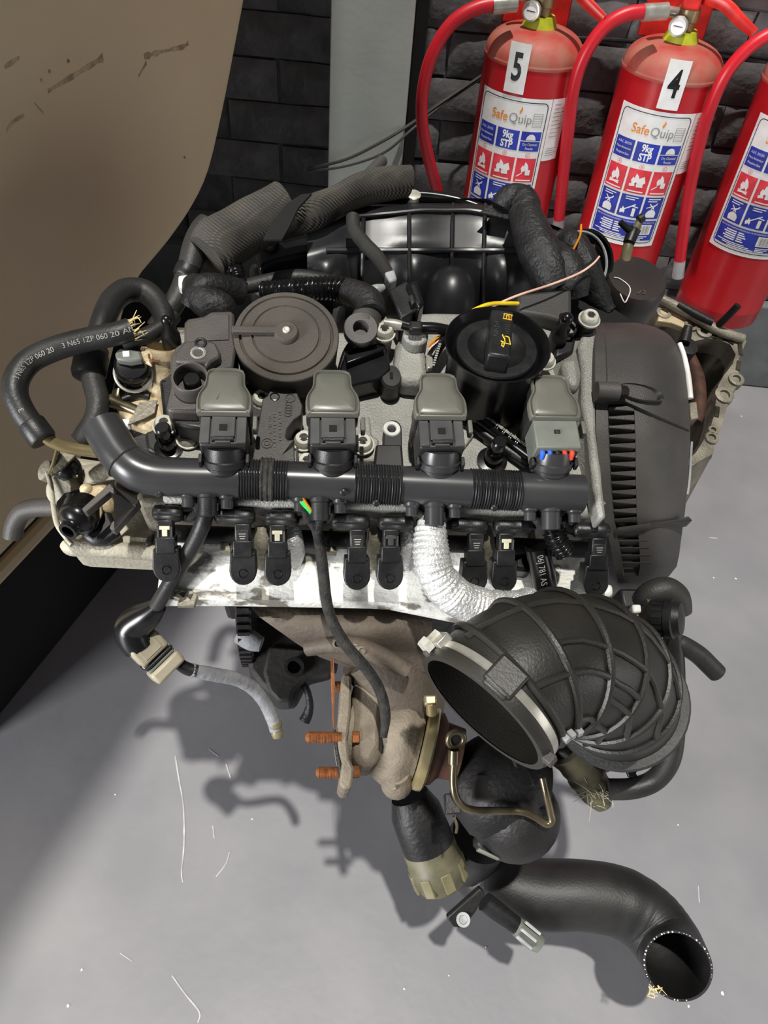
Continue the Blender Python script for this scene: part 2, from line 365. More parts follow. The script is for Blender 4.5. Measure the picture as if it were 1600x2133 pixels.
# ------------------------------------------------------------------ fire extinguishers
RX = .09
ZO = 0.
def cylpt(a, z, off=0): return V((math.sin(a)*(RX+off), -math.cos(a)*(RX+off), z+ZO))
def patch(g, x0, x1, z0, z1, off, rc=0):                  # a flat-print rectangle wrapped on the cylinder; x in metres of arc
    n = max(2, int((x1-x0)/.006)); rows = []
    for z in (z0, z1): rows.append([cylpt((x0+(x1-x0)*i/n)/RX, z, off) for i in range(n+1)])
    return g.grid(rows)
def poly(g, pts, off):
    return g.add([cylpt(x/RX, z, off) for x, z in pts], [tuple(range(len(pts)))])
def ctext(g, body, size, x, z, off, xs=1., bold=0):
    vs, fs = text(body, size, xs, bold); return g.add([cylpt((x+p.x)/RX, z+p.y, off) for p in vs], fs)
def line(g, x0, z0, x1, z1, w, off):
    d = V((x1-x0, z1-z0)); n = V((-d.y, d.x)).normalized()*w/2; k = max(1, int(d.length/.008)); rows = []
    for s in (-1, 1): rows.append([cylpt((x0+d.x*i/k+n.x*s)/RX, z0+d.y*i/k+n.y*s, off) for i in range(k+1)])
    return g.grid(rows)
def extinguisher(cx, base, phi, num, numoff, hosepts, label):
    M = Matrix.Translation(V((cx, 1.60, base))) @ Matrix.Rotation(phi, 4, 'Z'); MI = M.inverted()
    t = empty('fire_extinguisher', M); tag(t, label, 'extinguisher', 'fire extinguishers hung in a row on the brick wall')
    HW = .468
    b = G().lathe((0, 0, 0), Z, [(.0885, 0), (.0895, .004), (.0895, .03), (.0905, .033), (.0905, .037), (RX, .04), (RX, HW)], 56).build('cylinder', 'red_paint', t, ang=25)
    dome = [(RX*math.cos(a)**.62, HW+.002+.044*math.sin(a)) for a in [PI/2*k/12*.88 for k in range(13)]]
    G().lathe((0, 0, 0), Z, [(RX+.0012, HW-.004), (RX+.0016, HW), (RX+.0004, HW+.003)]+dome, 56, cap=True).build('dome', 'red_dust', t, ang=25, label='dusty red shoulder of the cylinder')
    nz = HW+.046
    G().lathe((0, 0, 0), Z, [(.034, nz-.010), (.031, nz+.002), (.027, nz+.010), (.025, nz+.016)], 24).build('neck_ring', 'olive_ring', t, label='yellow-green neck ring')
    v = G().lathe((0, 0, 0), Z, [(.017, nz+.01), (.017, nz+.028), (.02, nz+.03), (.02, nz+.048), (.014, nz+.055)], 20).build('valve', 'gold_steel', t, label='brass valve body')
    G().cyl((0, 0, nz+.038), (-.055, -.02, nz+.042), .009, .009).build('hose_outlet', 'steel', v)
    # gauge
    gd = V((-.15, -.98, .12)).normalized(); gc = V((-.010, -.034, nz+.026))
    ga = G().lathe(gc-gd*.008, gd, [(.015, 0), (.016, .003), (.016, .012), (.0135, .0125), (.013, .010), (.0001, .010)], 24, cap=False).build('gauge', 'steel', t)
    G().lathe(gc-gd*.008, gd, [(.0001, .0106), (.0129, .0106)], 24, cap=False).build('dial', 'dial', ga)
    u, vv, a = frame(gd); G().box(gc+gd*.0028, (.0014, .016, .0006), (u, vv, a)).build('needle', 'ink', ga)
    G().box(V((0, -.004, nz+.066)), (.03, .05, .03)).build('lever_block', 'red_plate', t, bev=.003)
    for z0, z1, nm in ((nz+.070, nz+.034, 'carry_handle'), (nz+.10, nz+.10, 'squeeze_lever')):
        G().tube([(V((0, -.004, z0)), .012), (V((.05, -.02, z0-.004)), .011), (V((.085, -.026, z0*.4+z1*.6)), .010), (V((.115, -.03, z1)), .008)], seg=10, flat=.45).build(nm, 'red_plate', t)
    # hose
    hp = [MI @ p for p in hosepts]
    h = G().tube([(p, .0115) for p in hp], seg=14, n=8).build('hose', 'red_plastic', t)
    d = (hp[-1]-hp[-2]).normalized(); G().cyl(hp[-1]-d*.004, hp[-1]+d*.035, .0115, .0125).build('nozzle', 'label_grey', h, label='grey nozzle')
    d = (hp[0]-hp[1]).normalized(); G().cyl(hp[0]-d*.03, hp[0]+d*.012, .0135, .0135, 16).build('hose_ferrule', 'steel', h)
    # number sticker
    if num:
        na = numoff*RX; nw = .0185
        s = patch(G(), na-nw, na+nw, .425, .505, .0024).build('number_sticker', 'label_white', t, label='white sticker with a black number')
        ctext(G(), num, .062, na, .465, .0030, .62, .0016).build('number', 'ink', s)
    # label, 146 mm wide
    global ZO
    ZO = .048
    L = patch(G(), -.073, .073, .118, .372, .0008).build('label', 'label_white', t, label='white and blue printed label')
    o = .0013
    side = patch(G(), .074, .112, .262, .372, .0008).build('side_label', 'label_white', t)
    g = G()
    for k in range(9): line(g, .080, .362-k*.007, .080+.026*(.6+.4*math.sin(k*2.3)**2), .362-k*.007, .0016, o)
    for k in range(4): line(g, .080, .284-k*.004, .104-.004*(k % 2), .284-k*.004, .0013, o)
    g.build('small_print', 'label_grey', side)
    g = G(); x0, x1, z0, z1, r = -.066, .066, .126, .365, .009; c = []
    for (cx_, cz, s) in ((x1-r, z1-r, 0), (x0+r, z1-r, 1), (x0+r, z0+r, 2), (x1-r, z0+r, 3)):
        c += [(cx_+r*math.cos(s*PI/2+k*PI/8), cz+r*math.sin(s*PI/2+k*PI/8)) for k in range(5)]
    for i in range(len(c)): a, b_ = c[i], c[(i+1) % len(c)]; line(g, a[0], a[1], b_[0], b_[1], .0016, o)
    g.build('label_border', 'label_navy', L)
    ctext(G(), 'Safe', .023, -.0215, .336, o, .92, .0003).build('brand_safe', 'label_orange', L)
    ctext(G(), 'Quip', .023, .0185, .336, o, .92, .0001).build('brand_quip', 'label_grey', L)
    g = G(); poly(g, [(.0145, .3485), (.0165, .3455), (.0195, .349), (.0205, .353), (.018, .3585), (.0175, .3535)], o); g.build('flame_mark', 'label_orange', L)
    g = G(); 
    for k in range(5): line(g, .043, .343-k*.004, .058, .343-k*.004, .0009, o)
    line(g, .042, .347, .059, .347, .0009, o); line(g, .042, .324, .059, .324, .0009, o); line(g, .042, .347, .042, .324, .0009, o); line(g, .059, .347, .059, .324, .0009, o)
    g.build('approval_mark', 'label_grey', L)
    cols = ((-.063, -.024), (-.020, .022), (.026, .063))
    def boxes(z0, z1, m, nm): return [patch(G(), a, b_, z0, z1, o).build(nm, m, L) for a, b_ in cols]
    B1 = boxes(.281, .316, 'label_blue', 'blue_box'); o2 = o+.0006
    g = G(); ctext(g, 'A.B.C. 20/25%', .0062, -.0435, .308, o2, .8); ctext(g, 'Mono Ammonium', .0062, -.0435, .2985, o2, .68); ctext(g, 'Phosphate Base', .0062, -.0435, .289, o2, .72); g.build('print', 'label_white', L)
    g = G(); ctext(g, '9kg', .018, .001, .3065, o2, .8, .0006); ctext(g, 'STP', .018, .001, .290, o2, .8, .0006); g.build('print', 'label_white', L)
    g = G(); poly(g, [(.0445+.009*math.cos(PI*k/10), .301+.011*math.sin(PI*k/10)) for k in range(11)], o2); line(g, .026, .2995, .063, .2995, .0012, o2); ctext(g, 'Dry Chemical', .0066, .0445, .2935, o2, .74); ctext(g, 'Powder', .0066, .0445, .286, o2, .74); g.build('print', 'label_white', L)
    for ch, (a, b_) in zip('ABC', cols):
        g = G(); xm = (a+b_)/2; ctext(g, ch, .006, xm, .2735, o)
        for k in range(10): t0, t1 = k*PI/5, (k+1)*PI/5; line(g, xm+.0042*math.cos(t0), .2735+.0042*math.sin(t0), xm+.0042*math.cos(t1), .2735+.0042*math.sin(t1), .0006, o)
        g.build('class_letter', 'label_red', L)
    B2 = boxes(.223, .268, 'label_red', 'red_box')
    fl_ = [(-.006, -.011), (-.009, -.002), (-.006, .005), (-.003, .003), (-.001, .013), (.005, .007), (.008, -.001), (.006, -.010), (.002, -.005), (-.001, -.008)]
    def icon(g, pts, x, z, s=1.): return poly(g, [(x+a*s, z+b_*s) for a, b_ in pts], o2)
    g = G(); icon(g, fl_, -.0435, .249); line(g, -.054, .234, -.034, .238, .003, o2); line(g, -.054, .238, -.034, .234, .003, o2); line(g, -.060, .227, -.027, .227, .0022, o2); g.build('pictogram', 'label_white', L)
    g = G(); icon(g, fl_, -.003, .249, .9); icon(g, [(.002, .002), (.012, .008), (.016, -.004), (.008, -.010), (.002, -.006)], .0, .249); icon(g, [(-.013, -.010), (-.004, -.007), (-.002, -.013), (-.012, -.015)], 0, .250); icon(g, [(.0, -.009), (.012, -.008), (.013, -.014), (.001, -.015)], 0, .250); line(g, -.014, .227, .016, .227, .0022, o2); g.build('pictogram', 'label_white', L)
    g = G(); icon(g, fl_, .044, .251, .85); icon(g, [(.001, -.002), (.011, -.002), (.011, -.012), (.002, -.012)], .044, .249); line(g, .030, .234, .040, .241, .0018, o2); line(g, .030, .227, .059, .227, .0022, o2); g.build('pictogram', 'label_white', L)
    B3 = boxes(.176, .219, 'label_blue', 'blue_box')
    jar = [(-.010, -.016), (-.011, -.007), (-.007, -.001), (-.002, .001), (.002, .001), (.007, -.001), (.011, -.007), (.010, -.016)]
    for kk, xm in enumerate((-.0435, .001, .0445)):
        g = G()
        for q in range(2): line(g, xm-.012, .2155-q*.0042, xm+.012-.006*q, .2155-q*.0042, .0018, o2)
        if kk == 1:
            icon(g, [(.006, -.014), (.006, .002), (.012, .002), (.012, -.014)], xm, .193); icon(g, fl_, xm-.012, .188, .6); line(g, xm-.010, .190, xm+.010, .203, .0022, o2); line(g, xm+.004, .199, xm+.016, .197, .002, o2)
        else:
            icon(g, jar, xm, .194, .92); line(g, xm-.007, .207, xm+.004, .196, .002, o2); line(g, xm+.009, .208, xm-.002, .196, .002, o2); line(g, xm-(.012 if kk else .008), .198, xm+.008, .205, .0018, o2)
        g.build('pictogram', 'label_white', L)
    big = patch(G(), -.063, .063, .131, .172, o).build('blue_box', 'label_blue', L)
    g = G(); ctext(g, 'SERVICE AND MAINTAIN PERIODICALLY IN ACCORDANCE WITH SANS 1475', .0042, 0, .168, o2, .82)
    for k in range(5):
        line(g, -.044-.004*(k % 2), .162-k*.0042, -.022, .162-k*.0042, .0024, o2); line(g, -.019, .162-k*.0042, -.004+.003*(k % 3)-.004, .162-k*.0042, .0024, o2)
    for k in range(3): line(g, -.057+.012*k, .1395-k*.0032, .0+.01*k, .1395-k*.0032, .0017, o2); line(g, .022, .1395-k*.0032, .052-.006*k, .1395-k*.0032, .0017, o2)
    patch(g, .020, .056, .1435, .164, o2); g.build('print', 'label_white', L)
    g = G()
    for k in range(14): line(g, .024+k*.0021, .1455, .024+k*.0021, .162, .0005+.0006*((k*7) % 3), o2+.0004)
    g.build('barcode', 'label_grey', L)
    ZO = 0.
    return t
h5 = [ony(1062, 8, 1.55), ony(1000, 14, 1.54), ony(942, 48, 1.53), ony(900, 115, 1.52), ony(881, 190, 1.52), ony(880, 260, 1.53), ony(893, 330, 1.55), ony(912, 400, 1.58), ony(925, 460, 1.6)]
h4 = [ony(1375, 24, 1.55), ony(1310, 28, 1.54), ony(1258, 58, 1.53), ony(1216, 120, 1.52), ony(1194, 190, 1.52), ony(1184, 270, 1.53), ony(1175, 350, 1.55), ony(1168, 420, 1.57), ony(1164, 458, 1.58)]
h3 = [ony(1668, 60, 1.55), ony(1610, 70, 1.54), ony(1560, 100, 1.53), ony(1512, 155, 1.52), ony(1478, 230, 1.52), ony(1455, 310, 1.53), ony(1436, 400, 1.54), ony(1424, 480, 1.54), ony(1416, 545, 1.54)]
extinguisher(.188, .265, math.radians(-20), '5', math.radians(-2), h5, 'red fire extinguisher numbered 5, leftmost of the row, beside the pale pier')
extinguisher(.442, .265, math.radians(-15.4), '4', math.radians(8), h4, 'red fire extinguisher numbered 4, middle one of the row')
extinguisher(.702, .265, math.radians(-22), None, 0, h3, 'red fire extinguisher cut off by the right edge, nearest the corner, no number in view')
for i, (x, lab) in enumerate(((.19, 'red backing plate behind the leftmost extinguisher, nearest the pale pier'), (.45, 'red backing plate behind the middle extinguisher'), (.735, 'red backing plate behind the extinguisher cut off by the right edge'))):
    t = empty('backing_plate', Matrix.Translation(V((x, YW-.016, .755)))); tag(t, lab, 'plate', 'red backing plates on the wall')
    G().box((0, 0, .16), (.125, .006, .32)).build('plate', 'red_plate', t, bev=.002)
    G().tube([(V((.0, -.003, .16)), .006), (V((0, -.07, .15)), .006), (V((0, -.10, .155)), .006), (V((0, -.102, .185)), .006)], seg=8).build('hook', 'red_plate', t)

# ================================================================== the engine
ENG = empty('car_engine', ME)
tag(ENG, 'used four-cylinder car engine with black plastic covers and hoses standing on the grey floor', 'engine')
def PT(pts): return [(e(*p[:3]), p[3]) for p in pts]      # (px, py, ze, radius)
def PD(pts): return [(ed(*p[:3]), p[3]) for p in pts]     # (px, py, distance, radius)
def tube(name, pts, m, parent=None, **k):
    lb = k.pop('label', None); f = k.pop('f', PT); return G().tube(f(pts), **k).build(name, m, parent or ENG, ang=50, label=lb)
def plate(name, px, ze, th, m, parent=None, bev=.001, label=None, d=None):
    top = [e(x, y, ze) for x, y in px]
    return G().prism(top, d or (0, 0, -th)).build(name, m, parent or ENG, bev=bev, label=label)
def crop(pts, ox, oy, s): return [(ox+x/s, oy+y/s) for x, y in pts]
def ribs(pitch, amp): return lambda L, T: 1+amp*math.sin(2*PI*L/pitch)

# ---- block, sump, flywheel
G().box((.0, .06, -.25), (.36, .15, .40)).build('engine_block', 'block_iron', ENG, bev=.008)
def flr(x, y): return V((x, y, -(EO.z+y*EY.z-.001)/EZ.z))      # the floor, seen from the leaning engine
st_ = [V((-.13, .0, -.40)), V((.17, .0, -.40)), V((.17, .14, -.40)), V((-.13, .14, -.40))]; sb_ = [flr(-.10, .02), flr(.15, .02), flr(.15, .12), flr(-.10, .12)]
blk = G().add(st_+sb_, [(0, 1, 2, 3), (7, 6, 5, 4), (0, 4, 5, 1), (1, 5, 6, 2), (2, 6, 7, 3), (3, 7, 4, 0)]).build('oil_sump', 'block_iron', ENG, bev=.012)
G().tube([(V((.15, .10, -.20)), .022), (V((.22, .17, -.19)), .022), (e(1310, 612, -.15), .026)], seg=16).build('canister_mount', 'dark_metal', ENG)
G().box((.19, .03, -.12), (.05, .16, .14)).build('block_end', 'block_iron', ENG, bev=.006)
fc = V((-.145, .02, -.345)); fw = G().lathe(fc, X, [(.02, -.006), (.118, -.006), (.120, -.004), (.120, .012), (.02, .016)], 48).build('flywheel', 'dark_metal', ENG)
for k in range(72):
    a = 2*PI*k/72
    if math.sin(a) < .35 or True:
        r = V((0, math.cos(a), math.sin(a)))
        o = G().box(fc+r*.1215+X*.003, (.014, .0052, .006), (X, X.cross(r), r)).build('tooth', 'dark_metal', fw)
tube('bracket_arm', [(500, 1320, -.30, .012), (525, 1335, -.30, .012), (545, 1342, -.30, .009)], 'grey_sheath')
plate('block_skirt', [(508, 1282), (700, 1296), (706, 1384), (640, 1410), (614, 1460), (578, 1462), (540, 1425), (518, 1395)], -.345, .05, 'block_iron', bev=.006)
bb = plate('mount_bracket', [(560, 1345), (640, 1350), (700, 1375), (690, 1400), (640, 1412), (612, 1440), (606, 1462), (580, 1462), (560, 1440), (548, 1400)], -.335, .04, 'block_iron', bev=.004)
q = e(613, 1392, -.331); G().lathe(q, Z, [(.012, 0), (.012, .006), (.008, .006), (.008, -.004), (.0001, -.004)], 20, cap=False).build('bolt_hole', 'dark_metal', bb)
tube('dangling_lead', [(560, 1380, -.36, .004), (600, 1402, -.355, .004), (635, 1430, -.35, .004), (645, 1462, -.36, .0045), (642, 1485, -.37, .006), (634, 1502, -.375, .007)], 'loom_black')

# ---- cylinder head and cam cover
head = G().prism([V((-.215, -.055, -.02)), V((.205, -.055, -.02)), V((.205, .14, -.02)), V((-.215, .14, -.02))], (0, 0, -.11)).build('cylinder_head', 'alu_dirty', ENG, bev=.006)
cov = plate('cam_cover', [(338, 1045), (1238, 1072), (1256, 1000), (1240, 800), (1222, 700), (1150, 655), (905, 650), (800, 655), (735, 690), (360, 690), (335, 840)], 0, .026, 'alu_cast', bev=.004, label='bare cast aluminium cam cover')
plate('cover_boss', [(826, 705), (882, 700), (893, 775), (880, 800), (832, 795), (818, 770)], .022, .024, 'alu_cast', cov, bev=.006)
G().cyl(e(857, 745, 0), e(857, 745, 0)+Z*.034, .0125, .0115, 24).build('cover_boss', 'alu_cast', cov, bev=.002)
plate('end_flange', [(1232, 676), (1243, 690), (1240, 800), (1243, 900), (1256, 1010), (1264, 1078), (1250, 1080), (1236, 1010), (1224, 900), (1212, 840), (1213, 770), (1205, 720), (1216, 690)], .022, .022, 'alu_cast', cov, bev=.004)
sl = [[e(1155, 705, .0), e(1200, 690, .012), e(1228, 682, .022)], [e(1150, 760, .002), e(1195, 740, .012), e(1222, 730, .022)], [e(1180, 840, .0), e(1205, 835, .010), e(1222, 830, .020)], [e(1196, 930, .0), e(1216, 930, .010), e(1232, 930, .020)], [e(1222, 1030, .0), e(1236, 1030, .010), e(1250, 1030, .018)]]
G().grid(sl, (0, 0, -.02)).build('end_slope', 'alu_cast', cov, ang=60)
plate('cover_boss', [(1170, 748), (1204, 742), (1213, 800), (1196, 812), (1178, 790)], .018, .02, 'alu_cast', cov, bev=.005)
plate('seat_pad', [(735, 880), (770, 865), (775, 905), (790, 915), (785, 960), (745, 960)], .006, .008, 'alu_cast', cov, bev=.002)
plate('seat_pad', [(955, 870), (985, 865), (988, 905), (965, 935)], .006, .008, 'alu_cast', cov, bev=.002)
for (x, y) in ((1020, 880), (1020, 917)):
    s = G().lathe(e(x, y, .001), Z, [(.0062, 0), (.0062, .0022), (.0052, .003)], 20).build('slotted_plug', 'alu_cast', cov)
    G().box(e(x, y, .001)+Z*.0031, (.0112, .0012, .0006)).build('slot', 'dark_metal', cov)
def torx(x, y, ze, r=.0088, hgt=.006, wash=True, parent=None):
    c = e(x, y, ze); p = []
    b = G().lathe(c, Z, ([(r*1.2, -.002), (r*1.2, 0)] if wash else [])+[(r, .0), (r*1.02, .0015), (r*.96, hgt*.6), (r*.78, hgt), (r*.45, hgt), (r*.42, hgt*.4), (.0002, hgt*.4)], 24, cap=False)
    b = b.build('torx_bolt', 'bolt_steel', parent or ENG, label='pale steel torx bolt head')
    g = G().lathe(c, Z, [(r*.46, hgt*1.02), (.0002, hgt*1.02)], 18, cap=False, fr=lambda t: .78+.22*math.cos(6*t)); g.build('torx_socket', 'dark_metal', b); return b
for a in [(343, 886, .012), (392, 913, .004), (547, 832, .012), (755, 925, .012), (1135, 751, .02), (640, 965, .004), (633, 918, .004)]: torx(*a)
for a in [(800, 692, .03), (1228, 664, .034)]:
    torx(*a); c = e(*a); G().cyl(c-Z*.045, c-Z*.001, .0085, .0085, 20).build('spacer', 'black_plastic' if a[0] > 1000 else 'alu_cast', ENG)

# ---- ignition coils
_h = [(6, 28), (11, 27.4), (14.2, 25.6), (15.6, 22), (15.8, 17), (16, 13), (17, 9.5), (19, 6), (21, 2), (22, -3), (22, -10), (21.6, -14), (20.5, -16)]
CO = [(-x, y) for x, y in _h][::-1]; CO = _h + CO
def coil(px, py, num, special=False):
    c = e(px, py, .06); mm = .001
    pr = G()
    def ring(s, z, off=0): return [c+V((x*mm*s, (5.5+(y-5.5)*s)*mm, z)) for x, y in CO]
    body = G().prism(ring(.97, -.003), (0, 0, -.017)).prism(ring(.90, -.02), (0, 0, -.032)).build('ignition_coil', 'coil_body', ENG, bev=.0012)
    rg = [ring(1, -.003), ring(1, .0005), ring(.975, .0022), ring(.93, .0024), ring(.90, .0004), ring(.875, .0002), ring(.84, .0018), ring(.80, .0024), ring(.6, .0028), ring(.25, .003)]
    n = len(CO); vs = [p for r in rg for p in r]; fs = [(j*n+i, j*n+(i+1) % n, (j+1)*n+(i+1) % n, (j+1)*n+i) for j in range(len(rg)-1) for i in range(n)]
    fs += [tuple(range((len(rg)-1)*n, len(rg)*n)), tuple(range(n-1, -1, -1))]
    top = G().add(vs, fs).build('coil_lid', 'coil_top', body, ang=55, label='grey-olive coil lid')
    for s in (-1, 1): G().cyl(c+V((s*.0185, -.0145, .001)), c+V((s*.0185, -.0145, .0028)), .0011, seg=8).build('lid_pin', 'coil_top', body)
    if num == 3:
        G().torus(c+V((-.003, .004, .0019)), Z, .0045, .0007, 16, 6).build('lid_mark', 'coil_top', body)
        put_text(G(), 'Z', .014, c+V((.002, -.006, .0021)), X, Y, 1.3, -.0004).build('lid_mark', 'coil_top', body)
    elif num == 1:
        g = G(); g.tube([(c+V((-.006, -.004, .003)), .0006), (c+V((-.001, .009, .002)), .0006), (c+V((.005, .006, .002)), .0006), (c+V((.004, -.003, .002)), .0006)], seg=6, raw=True); g.build('lid_mark', 'coil_top', body)
    elif num == 2:
        g = G(); g.tube([(c+V((-.006, .006, .002)), .0006), (c+V((.006, .010, .002)), .0006), (c+V((-.004, -.004, .002)), .0006), (c+V((.006, -.008, .002)), .0006)], seg=6, raw=True); g.build('lid_mark', 'coil_top', body)
    # plug and boot towards the duct
    if not special:
        G().box(c+V((0, -.0285, -.022)), (.037, .026, .034)).build('plug', 'coil_body', body, bev=.002)
        tabm = G().box(c+V((0, -.0255, -.0045)), (.0185, .019, .004)).build('lock_tab', 'tab_plastic', body, bev=.0006)
        G().box(c+V((.0, -.027, -.0022)), (.0062, .0055, .0015)).build('tab_window', 'black_and_shade', body)
        G().box(c+V((0, -.037, -.0035)), (.017, .003, .004)).build('tab_bar', 'black_plastic', body, bev=.0005)
        G().box(c+V((.0, -.0385, -.006)), (.012, .003, .006)).build('tab_foot', 'tab_plastic', body, bev=.0005)
        for s in (-1, 1): G().box(c+V((s*.0142, -.0285, -.0042)), (.0078, .024, .003)).build('plug_cheek', 'tab_plastic', body, bev=.0006)
    else:
        G().box(c+V((0, -.0285, -.016)), (.0375, .027, .028)).build('plug', 'grey_connector', body, bev=.0012)
        G().box(c+V((.0, -.027, -.0016)), (.005, .0034, .001)).build('tab_window', 'dark_metal', body)
        for i in range(5): G().tube([(c+V((-.0125+.0062*i, -.040, -.008)), .0020), (c+V((-.0125+.0062*i, -.0435, -.0085)), .0021), (c+V((-.0125+.0062*i, -.0465, -.013)), .0018)], seg=8).build('wire', ('blue_wire', 'blue_wire', 'dark_metal', 'red_wire', 'red_wire')[i], body)
    G().box(c+V((.0245, -.021, -.008)), (.0035, .012, .010)).build('side_clip', 'coil_top', body, bev=.0008)
    bo = G().lathe(c+V((0, -.036, -.020)), V((0, -.62, -.78)), [(.0165, -.004), (.0172, 0), (.0172, .006), (.0185, .007), (.0180, .012), (.0165, .013), (.0160, .017)], 26).build('boot', 'black_plastic' if num < 3 else 'duct', body)
    for s in (-1, 1): G().box(c+V((s*.0185, -.046, -.021)), (.003, .008, .008)).build('boot_latch', 'black_plastic', body, bev=.0006)
coil(468, 828, 1); coil(693, 831, 2); coil(916, 837, 3); coil(1152, 840, 4, True)

# ---- wiring duct and what branches off it
RD = .0160
duct = tube('wiring_duct', [(212, 884, .028, .0165), (228, 912, .026, .0165), (250, 946, .024, .0165), (280, 975, .022, .0168), (320, 990, .02, .0165), (380, 994, .02, RD), (500, 997, .02, RD), (700, 1004, .02, RD), (900, 1013, .02, RD), (1100, 1023, .02, RD), (1213, 1028, .02, RD)], 'duct', seg=28, n=8, label='grey-black plastic wiring duct')
G().torus(e(262, 962, .0235), (e(285, 982, .022)-e(245, 938, .025)), .0164, .0008, 28, 6).build('joint_line', 'duct', duct)
def dl(px):                                               # duct axis at a pixel column
    t = (px-320)/(1213-320); return e(px, 990+38*t, .02)
for x0, x1 in ((500, 546), (570, 600), (738, 835), (978, 1080)):
    n = int((x1-x0)/1.0); a, b = dl(x0), dl(x1); k = n
    pts = [(a+(b-a)*(i/k), RD+.0006) for i in range(k+1)]
    G().tube(pts, seg=28, raw=True, rf=ribs(.00215, .045)).build('corrugated_sleeve', 'corrugation', duct, ang=60)
a, b = dl(544), dl(572)
G().tube([(a+(b-a)*(i/8), RD+.0014+.0005*math.sin(i*2.1)) for i in range(9)], seg=28, raw=True).build('tape_wrap', 'cloth_tape', duct, label='frayed cloth tape wound round the duct')
G().tube([(a+(b-a)*(i/8)+Y*.010+Z*.012, .003+.0016*math.sin(i*1.3)**2) for i in range(9)], seg=8, raw=True).build('tape_tail', 'cloth_tape', duct)
SD = V((0, -.86, -.42)).normalized()
for px in (392, 473, 625, 709, 858, 947, 1104, 1196):
    c = dl(px)+SD*.012; G().lathe(c, SD, [(.0075, 0), (.0072, .004), (.0052, .006), (.0052, .0125), (.004, .013)], 18).build('duct_stub', 'duct', duct)
CAPS = (433, 666, 905, 1147)
for px in CAPS:
    c = dl(px)+SD*.010; k = G().lathe(c, SD, [(.0092, 0), (.0092, .006), (.0082, .007), (.0082, .021), (.0072, .022)], 22).build('branch_collar', 'black_plastic' if px < 800 else 'duct', duct)
    for s in (-1, 1): G().box(c+SD*.014+X*s*.0078, (.002, .005, .006), (X, SD.cross(X), SD)).build('collar_latch', 'black_plastic', duct)
for px, s in ((714, 1), (782, 1), (1025, 1), (335, 1)):
    c = dl(px)-V((0, .013, -.009) if px == 714 else (0, .0165, .0005)); G().lathe(c, V((0, -.7, .7)), [(.003, 0), (.003, .002), (.0018, .003)], 10).build('duct_clip', 'black_plastic', duct)
def cend(px): return dl(px)+SD*.030
# 1: lead to the oxygen-sensor plug
tube('sensor_lead', [(433, 1052, .0, .0062), (425, 1085, -.006, .0068), (405, 1130, -.024, .007), (375, 1180, -.048, .0070), (345, 1230, -.072, .0068), (322, 1268, -.095, .0068)], 'rubber', seg=14, label='thick black lead')
pl = tube('elbow_boot', [(330, 1262, -.092, .0078), (312, 1278, -.102, .0125), (292, 1292, -.112, .0155), (276, 1308, -.12, .0165), (281, 1328, -.126, .0162), (293, 1346, -.132, .0155)], 'gloss_black', seg=18, label='black elbow boot on the sensor plug')
G().prism([e(257, 1300, -.105), e(322, 1256, -.085), e(325, 1262, -.085), e(262, 1304, -.105)], (0, 0, -.006)).build('boot_ridge', 'gloss_black', pl, bev=.0008)
a, b = e(288, 1330, -.128), e(352, 1395, -.15); ax = (b-a).normalized(); u, v, _ = frame(ax, Z)
sp = G().box(a+ax*.012, (.025, .031, .020), (u, v, ax)).build('sensor_plug', 'sensor_grey', ENG, bev=.003, label='pale grey sensor plug')
G().box(a+ax*.0245, (.026, .032, .003), (u, v, ax)).build('plug_seal', 'black_plastic', sp, bev=.001)
G().box(a+ax*.0285, (.022, .029, .003), (u, v, ax)).build('plug_seal', 'grey_connector', sp, bev=.001)
G().box(a+ax*.037, (.027, .033, .013), (u, v, ax)).build('plug_socket', 'sensor_grey', sp, bev=.003)
G().box(a+ax*.012+u*.013, (.001, .019, .012), (u, v, ax)).build('plug_panel', 'sensor_grey', sp, bev=.0004)
for s in (-1, 1): G().box(a+ax*.031+v*s*.0125+u*.004, (.008, .006, .020), (u, v, ax)).build('plug_latch', 'sensor_grey', sp, bev=.0008)
tube('sensor_cable', [(372, 1382, -.15, .0056), (390, 1393, -.155, .0062), (410, 1398, -.158, .0062)], 'black_plastic', seg=12)
gs = tube('sensor_sheath', [(398, 1396, -.156, .0064), (440, 1404, -.17, .0068), (490, 1414, -.19, .0068), (525, 1432, -.21, .0070), (548, 1458, -.225, .0068), (565, 1490, -.24, .0070), (574, 1520, -.25, .0063)], 'grey_sheath', seg=14, n=10, rf=lambda L, T: 1+.07*noise.noise(V((L*180, 0, 0))), label='light grey sheathed cable')
G().lathe(e(572, 1504, -.245), e(576, 1524, -.252)-e(569, 1494, -.242), [(.0068, 0), (.0072, .003), (.0068, .006), (.005, .008), (.0065, .012), (.0055, .017), (.001, .018)], 14).build('cable_end', 'olive_clear', gs)
# 2: braided lead over the shield
tube('braided_lead', [(640, 1062, -.004, .004), (648, 1085, -.01, .0042), (662, 1110, -.02, .0048), (672, 1180, -.045, .005), (684, 1270, -.068, .005), (715, 1335, -.085, .0052), (765, 1395, -.10, .0052), (792, 1440, -.115, .005), (803, 1490, -.125, .0048), (799, 1535, -.135, .0032)], 'cloth_tape', seg=10, n=8, label='thin black braided lead')
tube('lead_sleeve', [(668, 1064, .0, .005), (666, 1085, -.006, .004), (662, 1108, -.018, .004)], 'loom_black')
for m, dx in (('green_wire', 0), ('green_wire', 5), ('orange_wire', 10)):
    tube('wire', [(618+dx, 1034, .020, .0012), (632+dx*.8, 1052, .016, .0012), (645+dx*.5, 1066, .012, .0012), (656+dx*.3, 1082, .004, .0012)], m, seg=6)
